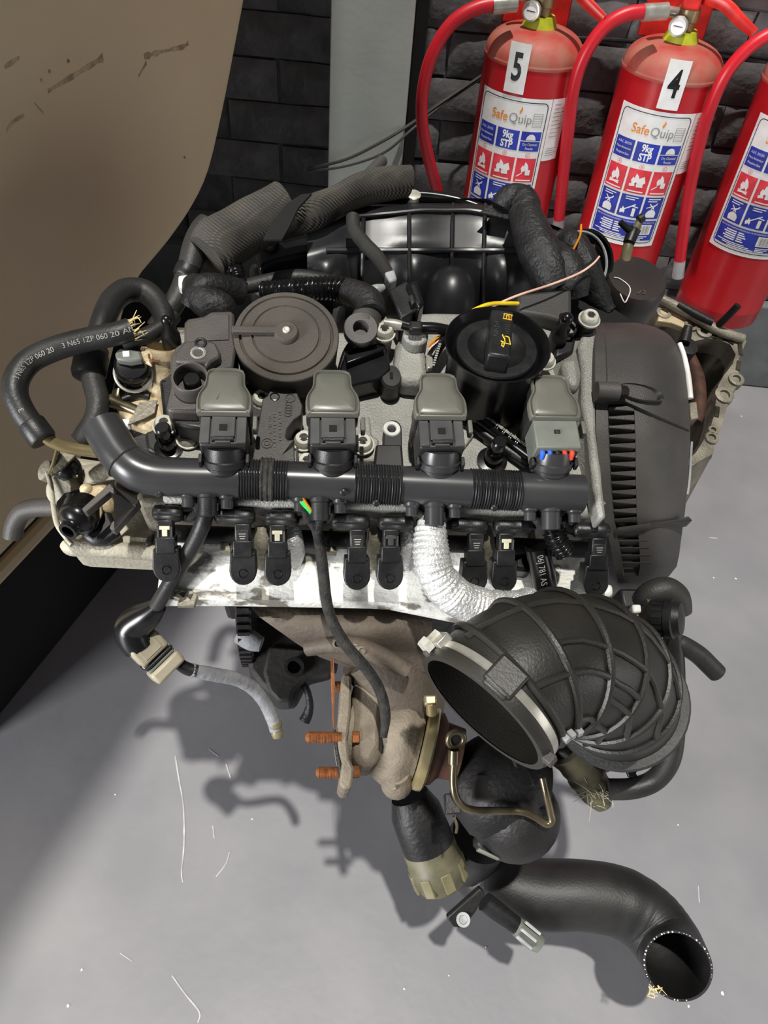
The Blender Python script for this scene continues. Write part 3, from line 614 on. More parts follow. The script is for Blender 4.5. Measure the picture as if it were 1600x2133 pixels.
# 3: foil-covered hose
def crumple(L, T): return 1+.05*math.sin(2*PI*L/.0042)+.05*noise.noise(V((L*90, 3, 1)))
tube('foil_hose', [(905, 1084, -.004, .0105), (898, 1105, -.006, .0135), (898, 1150, -.010, .0155), (910, 1200, -.018, .016), (948, 1242, -.03, .0165), (1005, 1266, -.04, .0165), (1060, 1270, -.045, .0165), (1110, 1262, -.05, .0165)], 'foil', seg=30, n=14, rf=crumple, label='silver foil covered hose')
# 4: corrugated stub
tube('corrugated_stub', [(1147, 1078, .0, .009), (1152, 1105, -.006, .0092), (1162, 1130, -.012, .0092), (1178, 1152, -.018, .0085)], 'gloss_black', seg=18, n=22, rf=ribs(.0038, .12))
for dx in (-8, 0, 7): tube('cut_wire', [(1172+dx, 1148, -.016, .0014), (1180+dx, 1160, -.018, .0014)], 'copper' if dx else 'loom_black', seg=6)
# taped tails from the stubs to the injectors
for a in ([(398, 1025), (408, 1048), (415, 1062), (400, 1075), (380, 1075)], [(478, 1030), (480, 1048), (470, 1060), (455, 1068)], [(628, 1036), (640, 1070), (640, 1082), (622, 1084)], [(709, 1040), (700, 1058), (688, 1075), (678, 1084)], [(858, 1048), (872, 1065), (888, 1085), (870, 1092)], [(945, 1055), (935, 1070), (925, 1085), (938, 1095)], [(1108, 1064), (1118, 1082), (1132, 1105), (1112, 1098)], [(1190, 1072), (1176, 1086), (1178, 1100), (1200, 1106)]):
    tube('taped_wire', [(x, y, .004-.005*i, .0042) for i, (x, y) in enumerate(a)], 'cloth_tape', seg=8)

# ---- injectors
ID = V((0, -.80, -.60)).normalized(); IN = X.cross(ID)*-1
if IN.z < 0: IN = -IN
def injector(pl, pr, py, side, tabc):
    a, b = e(pl, py, -.008), e(pr, py+2, -.008)
    t = G().tube([(a, .0035), (a+X*.002, .0064), (a+X*.006, .007), ((a+b)/2, .007), ((a+b)/2+X*.0005, .0075), (b-X*.006, .0075), (b-X*.002, .0066), (b, .0035)], seg=16, raw=True).build('injector_plug', 'black_plastic', ENG, ang=50)
    G().box((a+b)/2+IN*.0072, ((b-a).length*.9, .0016, .0012), (X, ID, IN)).build('plug_ridge', 'black_plastic', t)
    c = a+X*.0105 if side < 0 else b-X*.0105
    G().box(c+ID*.013, (.013, .016, .012), (X, ID, IN)).build('plug_body', 'black_plastic', t, bev=.0012)
    if tabc:
        G().box(c+ID*.0115+IN*.0065, (.0085, .0032, .0016), (X, ID, IN)).build('lock_tab', tabc, t, bev=.0004)
        G().box(c+ID*.0155+IN*.0064, (.0044, .0065, .0014), (X, ID, IN)).build('lock_tab', tabc, t, bev=.0004)
        for s in (-1, 1): G().box(c+ID*.015+IN*.006+X*s*.0055, (.0016, .009, .003), (X, ID, IN)).build('tab_guard', 'tab_plastic', t)
    else:
        G().box(c+ID*.016+IN*.0062, (.0105, .012, .001), (X, ID, IN)).build('lock_tab', 'coil_body', t, bev=.0004)
        g = G()
        for k in range(3): g.box(c+ID*(.0135+.002*k)+IN*.0069, (.006-.001*k, .0007, .0003), (X, ID, IN))
        g.build('print', 'white_print', t)
    G().box(c+ID*.0265, (.016, .014, .014), (X, ID, IN)).build('injector_neck', 'black_plastic', t, bev=.001)
    f = c+ID*.034-IN*.001; pts = [f+X*(.0115*math.cos(k*PI/10))+ID*(.012+.0125*math.sin(k*PI/10)) for k in range(11)]+[f-X*.0105-ID*.004, f+X*.0105-ID*.004]
    G().prism([p+IN*.006 for p in pts], -IN*.016).build('injector_foot', 'black_plastic', t, bev=.0012)
    G().lathe(f+ID*.014+IN*.0062, IN, [(.0042, 0), (.0036, .0006), (.0028, -.0008), (.0002, -.0008)], 14, cap=False).build('foot_screw', 'gloss_black', t)
    G().box(f+IN*.0063-ID*.001, (.0035, .0008, .0004), (X, ID, IN)).build('print', 'white_print', t)
for q in ((318, 382, 1068, -1, 'clip_cream'), (446, 532, 1074, 1, None), (552, 620, 1078, -1, 'clip_cream'), (690, 770, 1086, 1, None), (788, 862, 1088, -1, 'tab_plastic'), (937, 1016, 1094, 1, None), (1028, 1108, 1096, -1, 'clip_cream'), (1192, 1270, 1104, 1, None)): injector(*q)
rail = tube('fuel_rail', [(335, 1110, -.045, .008), (700, 1125, -.045, .008), (1000, 1135, -.045, .008), (1230, 1145, -.045, .008)], 'dark_metal')
for x in (470, 530, 610, 690, 840, 900, 1050, 1110):
    plate('rail_bracket', [(x-14, 1148), (x+12, 1150), (x+4, 1100), (x-4, 1100)], -.044, .01, 'alu_dirty', rail, bev=.0012)
for i, x in enumerate((545, 612, 780, 850, 1010)):       # silver wrapped sleeves between the injectors
    tube('sleeve_wrap', [(x, 1096, -.026, .0055), (x+2, 1125, -.034, .0078), (x+4, 1155, -.048, .008), (x, 1185, -.058, .004)], 'foil' if i % 2 else 'alu_dirty', seg=14, n=8, rf=lambda L, T: 1+.08*noise.noise(V((L*200, 1, 5))))

# ---- heat shield
rows = []
cols = [325, 345, 380, 420, 470, 520, 560, 600, 640, 690, 730, 770, 810, 850, 890, 930, 960, 1000, 1050, 1100, 1150, 1200, 1260]
def bot(x): return 1262+max(0, (x-480))*.018+(max(0, min(x, 970)-800)*.18)+max(0, x-970)*.10
for j in range(11):
    t = j/10; r = []
    for x in cols:
        y = 1128+(bot(x)-1128)*t; xx = x+(14 if x < 350 else 0)*(1-t)
        ze = -.052-.040*t+(.004 if .84 < t < .95 else 0)
        for cx in (440, 555, 640, 790, 880): ze += .006*math.exp(-((x-cx)/22)**2)*math.exp(-((t-.45)/.28)**2)
        ze += .0018*noise.noise(V((x*.02, y*.02, 0)))
        r.append(e(xx, y, ze))
    rows.append(r)
sh = G().grid(rows, (0, .0006, -.0022)).build('heat_shield', 'shield_white', ENG, ang=60, label='white flaking aluminium heat shield')
plate('shield_clip', [(362, 1228), (400, 1230), (412, 1238), (405, 1262), (368, 1262), (372, 1248), (360, 1244)], -.078, .006, 'alu_dirty', sh, bev=.001)
G().prism([e(372, 1236, -.0765), e(384, 1233, -.0765), e(380, 1244, -.0765)], (0, 0, -.002)).build('clip_notch', 'dark_metal', sh)
G().prism([e(388, 1240, -.0765), e(402, 1236, -.0765), e(396, 1248, -.0765)], (0, 0, -.002)).build('clip_notch', 'dark_metal', sh)

# ---- breather disc, breather module, filler plate, oil cap
dc = e(597, 699, .05); dax = V((0, -math.sin(math.radians(6)), math.cos(math.radians(6))))
R0 = .0452
disc = G().lathe(dc, dax, [(R0*.97, -.034), (R0*.99, -.006), (R0, -.004), (R0, -.001), (R0*.985, 0), (R0*.90, .0004), (R0*.885, -.0012), (R0*.85, -.0012), (R0*.835, .0012), (R0*.66, .0022), (R0*.645, .001), (R0*.62, .001), (R0*.605, .0024), (R0*.30, .0028), (.0004, .0028)], 64).build('breather_disc', 'disc_plastic', ENG, ang=30, label='round grooved breather disc')
du_, dv_, _ = frame(dax, X)
G().lathe(dc+dax*.0024, dax, [(R0*.245, 0), (R0*.225, .0045), (R0*.20, .0055), (.0004, .0055)], 32).build('disc_hub', 'disc_plastic', disc)
G().box(dc+dax*.005-du_*.026+dv_*.0008, (.040, .0062, .0055), (du_, dv_, dax)).build('disc_arm', 'disc_plastic', disc, bev=.001)
G().lathe(dc+dax*.0082, dax, [(.0032, -.001), (.0032, .001), (.0024, .0018), (.0012, .001), (.0002, .001)], 16).build('disc_screw', 'bolt_steel', disc)
mod = plate('breather_module', crop([(1190, 375), (1290, 360), (1340, 330), (1470, 325), (1487, 345), (1484, 480), (1500, 560), (1480, 690), (1420, 695), (1385, 770), (1300, 830), (1275, 870), (1265, 960), (1240, 972), (1075, 967), (1055, 945), (1088, 800), (1078, 640), (1110, 560), (1168, 520), (1170, 400)], 0, 540, 3.048), .042, .034, 'module_plastic', bev=.003, label='grey-black breather module with a round port')
plate('module_panel', crop([(1205, 390), (1300, 375), (1350, 345), (1455, 345), (1455, 510), (1205, 520)], 0, 540, 3.048), .0432, .003, 'module_plastic', mod, bev=.0008)
plate('module_panel', crop([(1090, 860), (1250, 870), (1245, 955), (1080, 950)], 0, 540, 3.048), .0432, .003, 'module_plastic', mod, bev=.0008)
plate('module_dome', crop([(1110, 590), (1170, 520), (1290, 500), (1370, 530), (1400, 590), (1395, 620), (1340, 650), (1300, 700), (1290, 660), (1110, 650)], 0, 540, 3.048), .052, .012, 'module_plastic', mod, bev=.005)
pc = e(1205/3.048, 540+745/3.048, .058)
port = G().lathe(pc, Z, [(.0150, -.02), (.0152, -.001), (.0145, .0), (.0132, .0), (.0128, -.002), (.0122, -.018), (.0002, -.018)], 32).build('module_port', 'module_plastic', mod)
G().lathe(pc+Z*-.018+X*.001, Z, [(.0075, 0), (.0072, .014), (.006, .0155), (.0002, .0155)], 20).build('port_plug', 'gloss_black', mod)
oc = e(1275/3.048, 540+530/3.048, .0525); G().torus(oc, Z, .0040, .0013, 24, 8).build('port_seal', 'ink', mod)
oc = e(1258/3.048, 540+592/3.048, .0525); G().lathe(oc, Z, [(.0066, 0), (.0050, .0005), (.0026, -.002), (.0002, -.002)], 20, cap=False).build('screw_recess', 'alu_cast', mod)
plate('module_skirt', [(352, 838), (418, 848), (428, 895), (360, 885)], .03, .028, 'black_plastic', mod, bev=.003)
plate('module_base', [(330, 780), (400, 770), (540, 800), (560, 870), (430, 880), (340, 870)], .012, .014, 'black_plastic', mod, bev=.003)
fp = plate('breather_plate', crop([(845, 222), (1012, 222), (1030, 270), (1058, 335), (1050, 395), (1000, 430), (955, 490), (945, 545), (960, 565), (1005, 560), (945, 640), (1000, 600), (1010, 735), (715, 735), (745, 560), (772, 400), (790, 290), (822, 270)], 300, 740, 3.2), .030, .030, 'dusty_plastic', bev=.0025, label='dusty grey plate with embossed marks')
c = e(300+872/3.2, 740+278/3.2, .030); G().lathe(c, Z, [(.0042, -.0005), (.0042, .0008), (.0034, .001), (.0028, -.004), (.0002, -.004)], 18, cap=False).build('plate_screw', 'gloss_black', fp)
em = e(300+975/3.2, 740+285/3.2, .0305); G().torus(em, Z, .0040, .0004, 20, 6).build('emblem', 'module_plastic', fp)
put_text(G(), 'W', .0045, em, X, Y).build('emblem', 'module_plastic', fp)
for k in range(4): G().torus(e(300+(965-2*k)/3.2, 740+(330+19*k)/3.2, .0305), Z, .0030, .0004, 16, 6).build('emblem_ring', 'module_plastic', fp)
for k, (x, n) in enumerate(((905, 9), (868, 10), (838, 7))):
    g = G()
    for i in range(n): q = e(300+(x+3*i % 5)/3.2, 740+(370+k*15+i*(24 if k < 2 else 18))/3.2, .0305); g.box(q, (.0022, .0016 if i % 3 else .003, .0004))
    g.build('embossed_print', 'module_plastic', fp)
em = e(300+820/3.2, 740+585/3.2, .0305); G().torus(em, Z, .0046, .0004, 20, 6).build('emblem', 'module_plastic', fp); G().torus(em, Z, .0022, .0004, 16, 6).build('emblem', 'module_plastic', fp)
plate('plate_rib', crop([(1010, 610), (1030, 610), (1030, 735), (1012, 735)], 300, 740, 3.2), .030, .02, 'dusty_plastic', fp)
cc = e(1037, 716, .068); ca = V((-.02, math.sin(math.radians(7)), math.cos(math.radians(7)))).normalized()
cap = G().lathe(cc, ca, [(.040, -.07), (.040, -.032), (.0405, -.030), (.0405, -.020), (.0425, -.012), (.0450, -.001), (.0456, .0006), (.0448, .0012), (.0436, .0), (.0395, -.008), (.0365, -.0105), (.0002, -.011)], 56).build('oil_filler_cap', 'gloss_black', ENG, ang=40, label='black oil filler cap with yellow symbols')
G().lathe(cc, ca, [(.0355, -.011), (.0355, -.006), (.0345, -.0045), (.0255, -.0038), (.0240, -.005), (.016, -.0085), (.0002, -.009)], 48).build('cap_face', 'black_plastic', cap, ang=30)
gu = (e(1041, 655, .08)-e(1031, 757, .08)).normalized(); gu = (gu-ca*gu.dot(ca)).normalized(); gx = gu.cross(ca)
gp = G().box(cc+ca*.004-gu*.002, (.0195, .0555, .022), (gx, gu, ca)).build('cap_grip', 'black_plastic', cap, bev=.0022)
def gp_(x, y): return cc+ca*.0152+gx*x+gu*(y-.002)
def stroke(g, pts, r=.0005):
    return g.tube([(gp_(x, y), r) for x, y in pts], seg=6, raw=True)
g = G(); stroke(g, [(.0015, .023), (.0085, .0225), (.0085, .0215), (.0075, .021), (.0080, .0165), (.0010, .017), (.0018, .0215), (.0015, .023)]); stroke(g, [(.0036, .021), (.0038, .0175)]); stroke(g, [(.0058, .021), (.0060, .0170)]); stroke(g, [(.0036, .021), (.0058, .021)]); g.build('book_symbol', 'yellow_print', cap)
g = G(); stroke(g, [(.0015, -.003), (.0025, -.0062), (.004, -.0040), (.007, -.0050), (.0085, -.013), (.0040, -.0125), (.0035, -.007), (.0025, -.0062)]); stroke(g, [(.004, -.0125), (.0015, -.013), (.0015, -.016), (.003, -.017), (.0035, -.0135)]); stroke(g, [(.0005, -.0105), (.0028, -.0115)]); g.build('oil_can_symbol', 'yellow_print', cap)
g = G()
for k in range(7): stroke(g, [(-.006+.0015*(k % 2), .012-.0028*k), (-.003+.001*(k % 3), .0112-.0028*k)], .0005); 
for k in range(5): stroke(g, [(.003, .010-.0026*k), (.007, .0094-.0026*k)], .0004)
g.build('embossed_print', 'black_plastic', cap)

# ---- small fittings on the cover
pc = e(815, 784, .022)
pg = G().lathe(pc, Z, [(.0110, -.022), (.0112, -.001), (.0100, .0), (.0095, .0008), (.0002, .0010)], 40, ref=Y, fr=lambda t: 1+.16*math.cos(2*t)).build('cover_plug', 'coil_body', ENG, label='black lozenge plug with a slot')
G().box(pc+Z*.0012, (.0028, .0072, .0012)).build('plug_slot', 'black_and_shade', pg)
put_text(G(), 'PUSH IN', .0026, pc+Z*.0012+Y*.007, X, Y).build('embossed_print', 'tab_plastic', pg) if False else None
sb = plate('cam_sensor', [(783, 925), (838, 925), (842, 980), (778, 980)], .026, .03, 'coil_body', bev=.002)
G().prism([e(818+19*math.cos(t), 893-19*math.sin(t), .014) for t in [PI*k/8 for k in range(9)]]+[e(799, 930, .014), e(838, 930, .014)], (0, 0, -.014)).build('sensor_ear', 'coil_body', sb, bev=.001)
G().torus(e(816, 894, .0145), Z, .0058, .0021, 24, 8).build('ear_bush', 'white_plastic', sb)
G().lathe(e(816, 894, .0145), Z, [(.0038, -.002), (.0032, .001), (.0002, .001)], 14, cap=False).build('ear_bolt', 'dark_metal', sb)
for (x, y, s) in ((1024, 962, 1), (352, 935, .9)):
    c = e(x, y, .0); b = G().lathe(c, Z, [(.0135*s, -.001), (.0135*s, .003), (.008*s, .004), (.008*s, .016), (.0065*s, .019), (.0045, .020), (.0045, .024), (.0062, .026), (.0062, .033), (.005, .0345), (.0002, .0345)], 24).build('cover_stud', 'gloss_black', ENG)
for (x, y, z0, r) in ((1180, 664, .045, .0062), (347, 667, .05, .0050)):
    c = e(x, y, z0); b = G().sphere(c, r, 16, 10).build('ball_stud', 'gloss_black', ENG)
    G().lathe(c-Z*.028, Z, [(.008, -.02), (.0085, 0), (.0085, .008), (.006, .012), (.004, .022), (.004, .026)], 16).build('stud_shank', 'black_plastic', b)
G().lathe(e(1180, 690, .018), Z, [(.0085, 0), (.0098, .003), (.0098, .006), (.0075, .0055), (.007, .0)], 6, cap=False).build('stud_collar', 'black_plastic', ENG)
plate('green_tag', [(388, 908), (398, 908), (396, 928), (388, 928)], .004, .003, 'olive_plastic')
plate('stud_bracket', [(1160, 705), (1205, 690), (1195, 735), (1155, 745)], .014, .016, 'black_plastic', bev=.003)
tube('vacuum_hose', [(962, 842, .016, .0062), (1010, 878, .014, .0062), (1060, 915, .012, .0062), (1104, 948, .012, .0062)], 'gloss_black', seg=14)
g = G(); a, b = e(975, 850, .020), e(1095, 937, .017); tv = (b-a).normalized(); tn = Z.cross(tv).normalized()
put_text(g, '04E 133 517 A', .0048, (a+b)/2+Z*.004+tn*.001, tv, -tn if tn.y < 0 else tn, 1.5).build('hose_print', 'white_print', ENG) if False else None
for k in range(26):
    g.box(a+(b-a)*((k+.5)/26)+Z*.0042+tn*.0012, (.0024 if k % 3 else .0012, .0022 if k % 2 else .003, .0003), (tv, tn, Z))
g.build('hose_print', 'white_print', ENG)
tube('vacuum_hose', [(955, 862, .008, .005), (1010, 905, .006, .005), (1060, 940, .006, .005), (1100, 968, .006, .005)], 'black_plastic', seg=12)
tube('short_hose', [(900, 745, .028, .0055), (912, 725, .03, .0055), (930, 700, .03, .0055), (945, 690, .025, .0055)], 'gloss_black', seg=12)
g = G(); a, b = e(903, 760, .035), e(918, 712, .036)
for k in range(10): g.box(a+(b-a)*(k/10), (.0024, .0016, .0004))
g.build('hose_print', 'white_print', ENG)
plate('steel_clip', [(888, 738), (902, 736), (903, 765), (890, 768)], .03, .006, 'steel', bev=.001)
tube('vapour_pipe', [(838, 675, .04, .0045), (870, 683, .04, .0055), (905, 684, .04, .0055), (940, 688, .038, .0045)], 'gloss_black', seg=12)
G().box(e(866, 684, .043), (.012, .010, .010)).build('pipe_tee', 'black_plastic', ENG, bev=.002)
tube('clip_ring', [(800, 672, .035, .004), (822, 676, .035, .005), (845, 680, .035, .004)], 'steel', seg=10)
tube('bracket_web', [(705, 790, .01, .003), (720, 735, .02, .003), (745, 700, .03, .003)], 'black_plastic', seg=8)
plate('support_bracket', [(722, 725), (800, 712), (808, 730), (815, 770), (790, 790), (745, 800), (712, 812), (700, 790)], .024, .024, 'gloss_black', bev=.002, label='glossy black bracket beside the breather disc')
plate('bracket_ledge', [(720, 740), (800, 722), (802, 727), (722, 757)], .032, .010, 'gloss_black', bev=.001)

# ---- conduit, elbow port and hoses behind the disc
tube('corrugated_conduit', [(548, 607, .0, .009), (600, 604, .01, .0095), (660, 600, .02, .0100), (705, 601, .026, .0108), (735, 612, .03, .0115)], 'gloss_black', seg=20, n=30, rf=ribs(.0046, .11), label='shiny corrugated black conduit')
tube('conduit_elbow', [(722, 606, .03, .012), (748, 615, .034, .0130), (768, 632, .036, .0145), (772, 655, .036, .0145)], 'loom_black', seg=20)
pa, pb = e(772, 645, .026), e(751, 692, .040)
pt = G().lathe(pa, pb-pa, [(.0135, -.004), (.0135, (pb-pa).length*.8), (.012, (pb-pa).length*.86)], 28).build('elbow_port', 'dusty_plastic', ENG)
pn = (Z*.9+Y*-.25).normalized()
G().lathe(pb+Z*.006, pn, [(.0150, -.010), (.0152, -.001), (.0145, 0), (.0072, .0004), (.0066, -.001), (.006, -.012), (.0002, -.012)], 28).build('port_face', 'dusty_plastic', pt)
tube('corrugated_conduit', [(478, 545, -.01, .008), (488, 560, -.01, .008), (495, 580, -.012, .008), (500, 600, -.02, .008)], 'gloss_black', seg=16, n=16, rf=ribs(.0040, .11), label='short corrugated conduit under the fabric sleeve')
tube('olive_hose', [(455, 612, -.03, .008), (520, 596, -.03, .008), (580, 582, -.03, .008), (630, 578, -.03, .0085), (690, 590, -.035, .0085)], 'rubber_dusty', seg=14)
tube('breather_hose', [(735, 452, .0, .0072), (738, 478, .0, .0072), (760, 508, .004, .0072), (788, 538, .01, .0072), (812, 580, .02, .0065)], 'rubber_dusty', seg=14, n=8)
plate('hose_clip', [(801, 566), (822, 560), (828, 580), (812, 588)], .030, .014, 'label_grey', bev=.002, label='pale hose clip')
tube('vacuum_spigot', [(768, 610, .02, .0055), (785, 604, .024, .0055), (800, 598, .024, .003)], 'label_grey', seg=10)
vb = plate('valve_block', [(808, 605), (848, 582), (880, 640), (836, 664)], .040, .034, 'black_plastic', bev=.002, label='black solenoid valve block')
plate('valve_socket', [(845, 590), (868, 582), (885, 632), (872, 646)], .046, .03, 'gloss_black', vb, bev=.002)
plate('valve_slot', [(857, 592), (865, 590), (878, 630), (872, 634)], .0475, .004, 'black_and_shade', vb, bev=.001)
plate('valve_slot', [(852, 615), (860, 612), (866, 630), (858, 633)], .0475, .004, 'coil_body', vb, bev=.001)

# ---- intake manifold
rows = []; MR = [(-.10, 672), (-.082, 640), (-.062, 600), (-.052, 575), (-.044, 550), (-.036, 532), (-.033, 522)]
p_ = e(900, 522, -.033)
for py_, sl_ in ((512, .30), (500, .36), (488, .37), (476, .37), (464, .36), (452, .33), (440, .20), (430, -.2), (421, -.7), (413, -1.6)):   # the plenum rises gently to the back, then rolls over
    d_ = BE @ ray(900, py_); s_ = (p_.z-CE.z+sl_*(CE.y-p_.y))/(d_.z-sl_*d_.y); p_ = CE+d_*s_; MR.append((p_.z, py_))
ncol = 41
def mtop(t):                                              # how far the upper edge sinks from the middle to the ends
    return 0 if .20 < t < .62 else ((.20-t)*230 if t <= .20 else (t-.62)*230)
for j, (ze, py) in enumerate(MR):
    r = []
    for i in range(ncol):
        t = i/(ncol-1); px = 640+(1240-640)*t
        kk = max(0, (620-py)/200); y = py+mtop(t)*kk
        z = ze
        lob = (.5+.5*math.cos(2*PI*(px-866)/184))**2
        z += .016*lob*max(0, min(1, (py-505)/50))*(1 if py < 660 else .6) + .003*lob*max(0, min(1, (520-py)/60))*(1 if py > 440 else .3)
        r.append(e(px, y, z))
    rows.append(r)
man = G().grid(rows, (0, .02, -.06)).build('intake_manifold', 'manifold_black', ENG, ang=60, label='glossy black ribbed intake manifold')
def mpt(px, py):                                          # a point on the manifold skin
    t = (px-640)/600; i = max(0, min(ncol-1.001, t*(ncol-1))); best = None
    for j in range(len(rows)-1):
        a, b = rows[j][int(i)], rows[j+1][int(i)]
        ya, yb = MR[j][1]+mtop(t)*max(0, (620-MR[j][1])/200), MR[j+1][1]+mtop(t)*max(0, (620-MR[j+1][1])/200)
        if min(ya, yb)-.5 <= py <= max(ya, yb)+.5:
            k = (py-ya)/(yb-ya) if yb != ya else 0; i0 = int(i); f = i-i0
            return (rows[j][i0]*(1-f)+rows[j][i0+1]*f)*(1-k)+(rows[j+1][i0]*(1-f)+rows[j+1][i0+1]*f)*k
    return rows[0][int(i)]
def mrib(pts, r=.0032):
    G().tube([(mpt(*p)+Z*.0025-Y*.001, r) for p in pts], seg=8, n=4).build('manifold_rib', 'manifold_black', man)
for x0, x1 in ((758, 752), (852, 853), (943, 938), (1010, 1004)):
    mrib([(x0+(x1-x0)*k/7, 428+(655-428)*k/7) for k in range(8)], .0024)
mrib([(680+k*50, 524) for k in range(9)], .0030)
mrib([(720+k*52, 441+max(0, k-5)*9+max(0, 3-k)*5) for k in range(9)], .0026)
tube('manifold_flange', [(700, 480, -.03, .006), (760, 430, -.035, .006), (830, 408, -.04, .006), (900, 408, -.04, .006), (980, 425, -.04, .006), (1090, 470, -.04, .006), (1200, 500, -.04, .006)], 'gloss_black', man, seg=8)
for (x, y) in ((862, 408), (756, 428)): G().lathe(e(x, y, -.034), Z, [(.008, -.01), (.008, .002), (.005, .003)], 14).build('manifold_bolt', 'bolt_steel', man)
plate('manifold_arm', [(530, 520), (560, 495), (590, 500), (690, 475), (700, 520), (640, 530), (575, 545), (540, 560)], -.05, .03, 'gloss_black', man, bev=.005)
G().torus(e(560, 500, -.045), Z, .009, .0025, 20, 8).build('arm_hook', 'dusty_plastic', man)
plate('manifold_arm', [(520, 545), (700, 540), (720, 640), (700, 690), (600, 640), (520, 600)], -.07, .04, 'black_plastic', man, bev=.006)
G().tube(PT([(940, 585, -.052, .018), (940, 600, -.050, .026), (937, 640, -.062, .028), (932, 690, -.085, .028)]), seg=28, n=6).build('runner_bulge', 'manifold_black', man)
G().lathe(e(1215, 545, -.06), V((.3, -.5, .8)), [(.032, -.03), (.034, .0), (.034, .012), (.030, .013), (.028, .004), (.0002, .004)], 32).build('throttle_flange', 'gloss_black', man)
G().torus(e(1215, 545, -.05), V((.3, -.5, .8)), .033, .0016, 36, 6).build('flange_seal', 'label_grey', man)

# ---- fabric heat sleeve and hoses, upper left
tube('fabric_sleeve', [(432, 535, .0, .026), (452, 515, .002, .031), (500, 484, .004, .030), (545, 458, .006, .029), (592, 432, .008, .029)], 'sleeve', seg=28, n=10, he=.0015, depth=.08, flat=.8, rf=lambda L, T: 1+.03*noise.noise(V((L*40, 7, 2))), label='grey woven heat sleeve')
tube('fabric_sleeve', [(570, 478, -.012, .016), (610, 458, -.006, .021), (660, 440, .0, .022), (700, 420, .002, .019), (740, 400, .0, .0205), (790, 386, -.004, .021), (850, 378, -.01, .019)], 'sleeve', seg=24, n=8, flat=.6, label='twisted tail of the woven sleeve')
plate('sleeve_shade', [(548, 498), (566, 462), (596, 424), (628, 404), (650, 402), (622, 432), (604, 470), (588, 498)], .034, .003, 'black_and_shade', bev=.0006)  # black sheet put in for the shade in the sleeve's open end
tube('sleeve_hose', [(432, 462, .006, .010), (420, 480, .004, .0115), (408, 510, .0, .0125), (398, 545, -.004, .012), (394, 560, -.006, .0115)], 'rubber_dusty', seg=18)
G().lathe(e(394, 556, -.006), e(385, 580, -.008)-e(396, 552, -.004), [(.012, 0), (.0125, .004), (.0125, .011), (.011, .013)], 20).build('hose_ring', 'black_plastic', ENG)
tube('coolant_hose', [(386, 575, -.008, .010), (376, 608, -.012, .0105), (352, 648, -.018, .0105), (325, 685, -.025, .010)], 'rubber_dusty', seg=16)
plate('white_clip', [(371, 573), (399, 570), (397, 590), (382, 600), (371, 594)], .006, .012, 'white_plastic', bev=.002, label='white hose clip')
tube('cloth_loom', [(405, 590, .0, .012), (412, 610, .002, .0145), (432, 630, .004, .0155), (458, 640, .002, .015), (470, 655, -.004, .012)], 'loom_black', seg=16, n=8, rf=lambda L, T: 1+.1*noise.noise(V((L*90, 2, 2))))
tube('cloth_loom', [(396, 640, -.004, .010), (420, 600, .008, .012), (450, 600, .002, .014), (500, 610, -.012, .014)], 'loom_black', seg=14, n=8)
tube('steel_pipe', [(797, 334, -.005, .0062), (770, 362, -.002, .0066), (738, 392, .0, .0066), (715, 412, .0, .0066)], 'dusty_plastic', seg=14, hs=.002, depth=.02)
plate('white_clip', [(718, 388), (731, 383), (738, 396), (728, 405), (720, 398)], .012, .008, 'white_plastic', bev=.0015)

# ---- hoses at the left end
ha = [(272, 686, .050, .0098), (240, 696, .050, .0098), (170, 710, .046, .0100), (110, 728, .042, .0102), (62, 752, .038, .0104), (36, 786, .034, .0106), (32, 822, .030, .0104), (48, 860, .024, .0102), (72, 892, .018, .0100)]
hz = tube('coolant_hose', ha, 'rubber', seg=22, n=10, hs=.003, depth=.02, label='black coolant hose with a frayed cut end')
for k in range(16):
    a = 2*PI*k/16; c = e(272, 686, .050); d = (e(272, 686, .05)-e(240, 696, .05)).normalized(); u, v, _ = frame(d)
    p = c+(u*math.cos(a)+v*math.sin(a))*.0085
    G().tube([(p-d*.001, .0007), (p+d*(.002+.004*rr.random())+V((rr.uniform(-.003, .003),)*3), .0005), (p+d*(.003+.008*rr.random())+V((rr.uniform(-.005, .005), rr.uniform(-.005, .005), rr.uniform(-.005, .005))), .0003)], seg=5, n=3).build('frayed_thread', 'fray', hz)
def tube_text(body, size, pts, t0, name, parent, xs=1.2):
    S = cat([tuple(p[0])+(p[1],) for p in PT(pts)], 12); C = [V(q[:3]) for q in S]; L = [0]
    for i in range(1, len(C)): L.append(L[-1]+(C[i]-C[i-1]).length)
    vs, fs = text(body, size, xs); out = []
    for p in vs:
        l = t0*L[-1]+p.x; i = max(1, next((k for k in range(len(L)) if L[k] >= l), len(L)-1)); f = (l-L[i-1])/max(1e-9, L[i]-L[i-1])
        c = C[i-1].lerp(C[i], f); t = (C[i]-C[i-1]).normalized(); toc = (CE-c); toc = (toc-t*toc.dot(t)).normalized(); s = toc.cross(t); r = S[i][3]+.0003
        a = p.y/r; out.append(c+(toc*math.cos(a)+s*math.sin(a))*r)
    return G().add(out, fs).build(name, 'white_print', parent)
hb = list(reversed(ha))
tube_text('3 N65 1ZP 060 20 AM', .0062, hb, .82, 'hose_print', hz, 1.0); tube_text('3 N65 1ZP 060 20', .0062, hb, .43, 'hose_print', hz, 1.0); tube_text('3', .0062, hb, .10, 'hose_print', hz)
cl = G().lathe(e(70, 890, .018), e(86, 912, .015)-e(56, 872, .021), [(.0112, -.004), (.0116, -.003), (.0116, .012), (.0108, .014)], 22).build('hose_clamp', 'black_plastic', ENG)
tube('hose_pipe', [(84, 900, .016, .0052), (105, 918, .01, .0052), (140, 932, .002, .0052), (190, 940, -.006, .0052), (230, 945, -.012, .005)], 'gold_steel', seg=12)
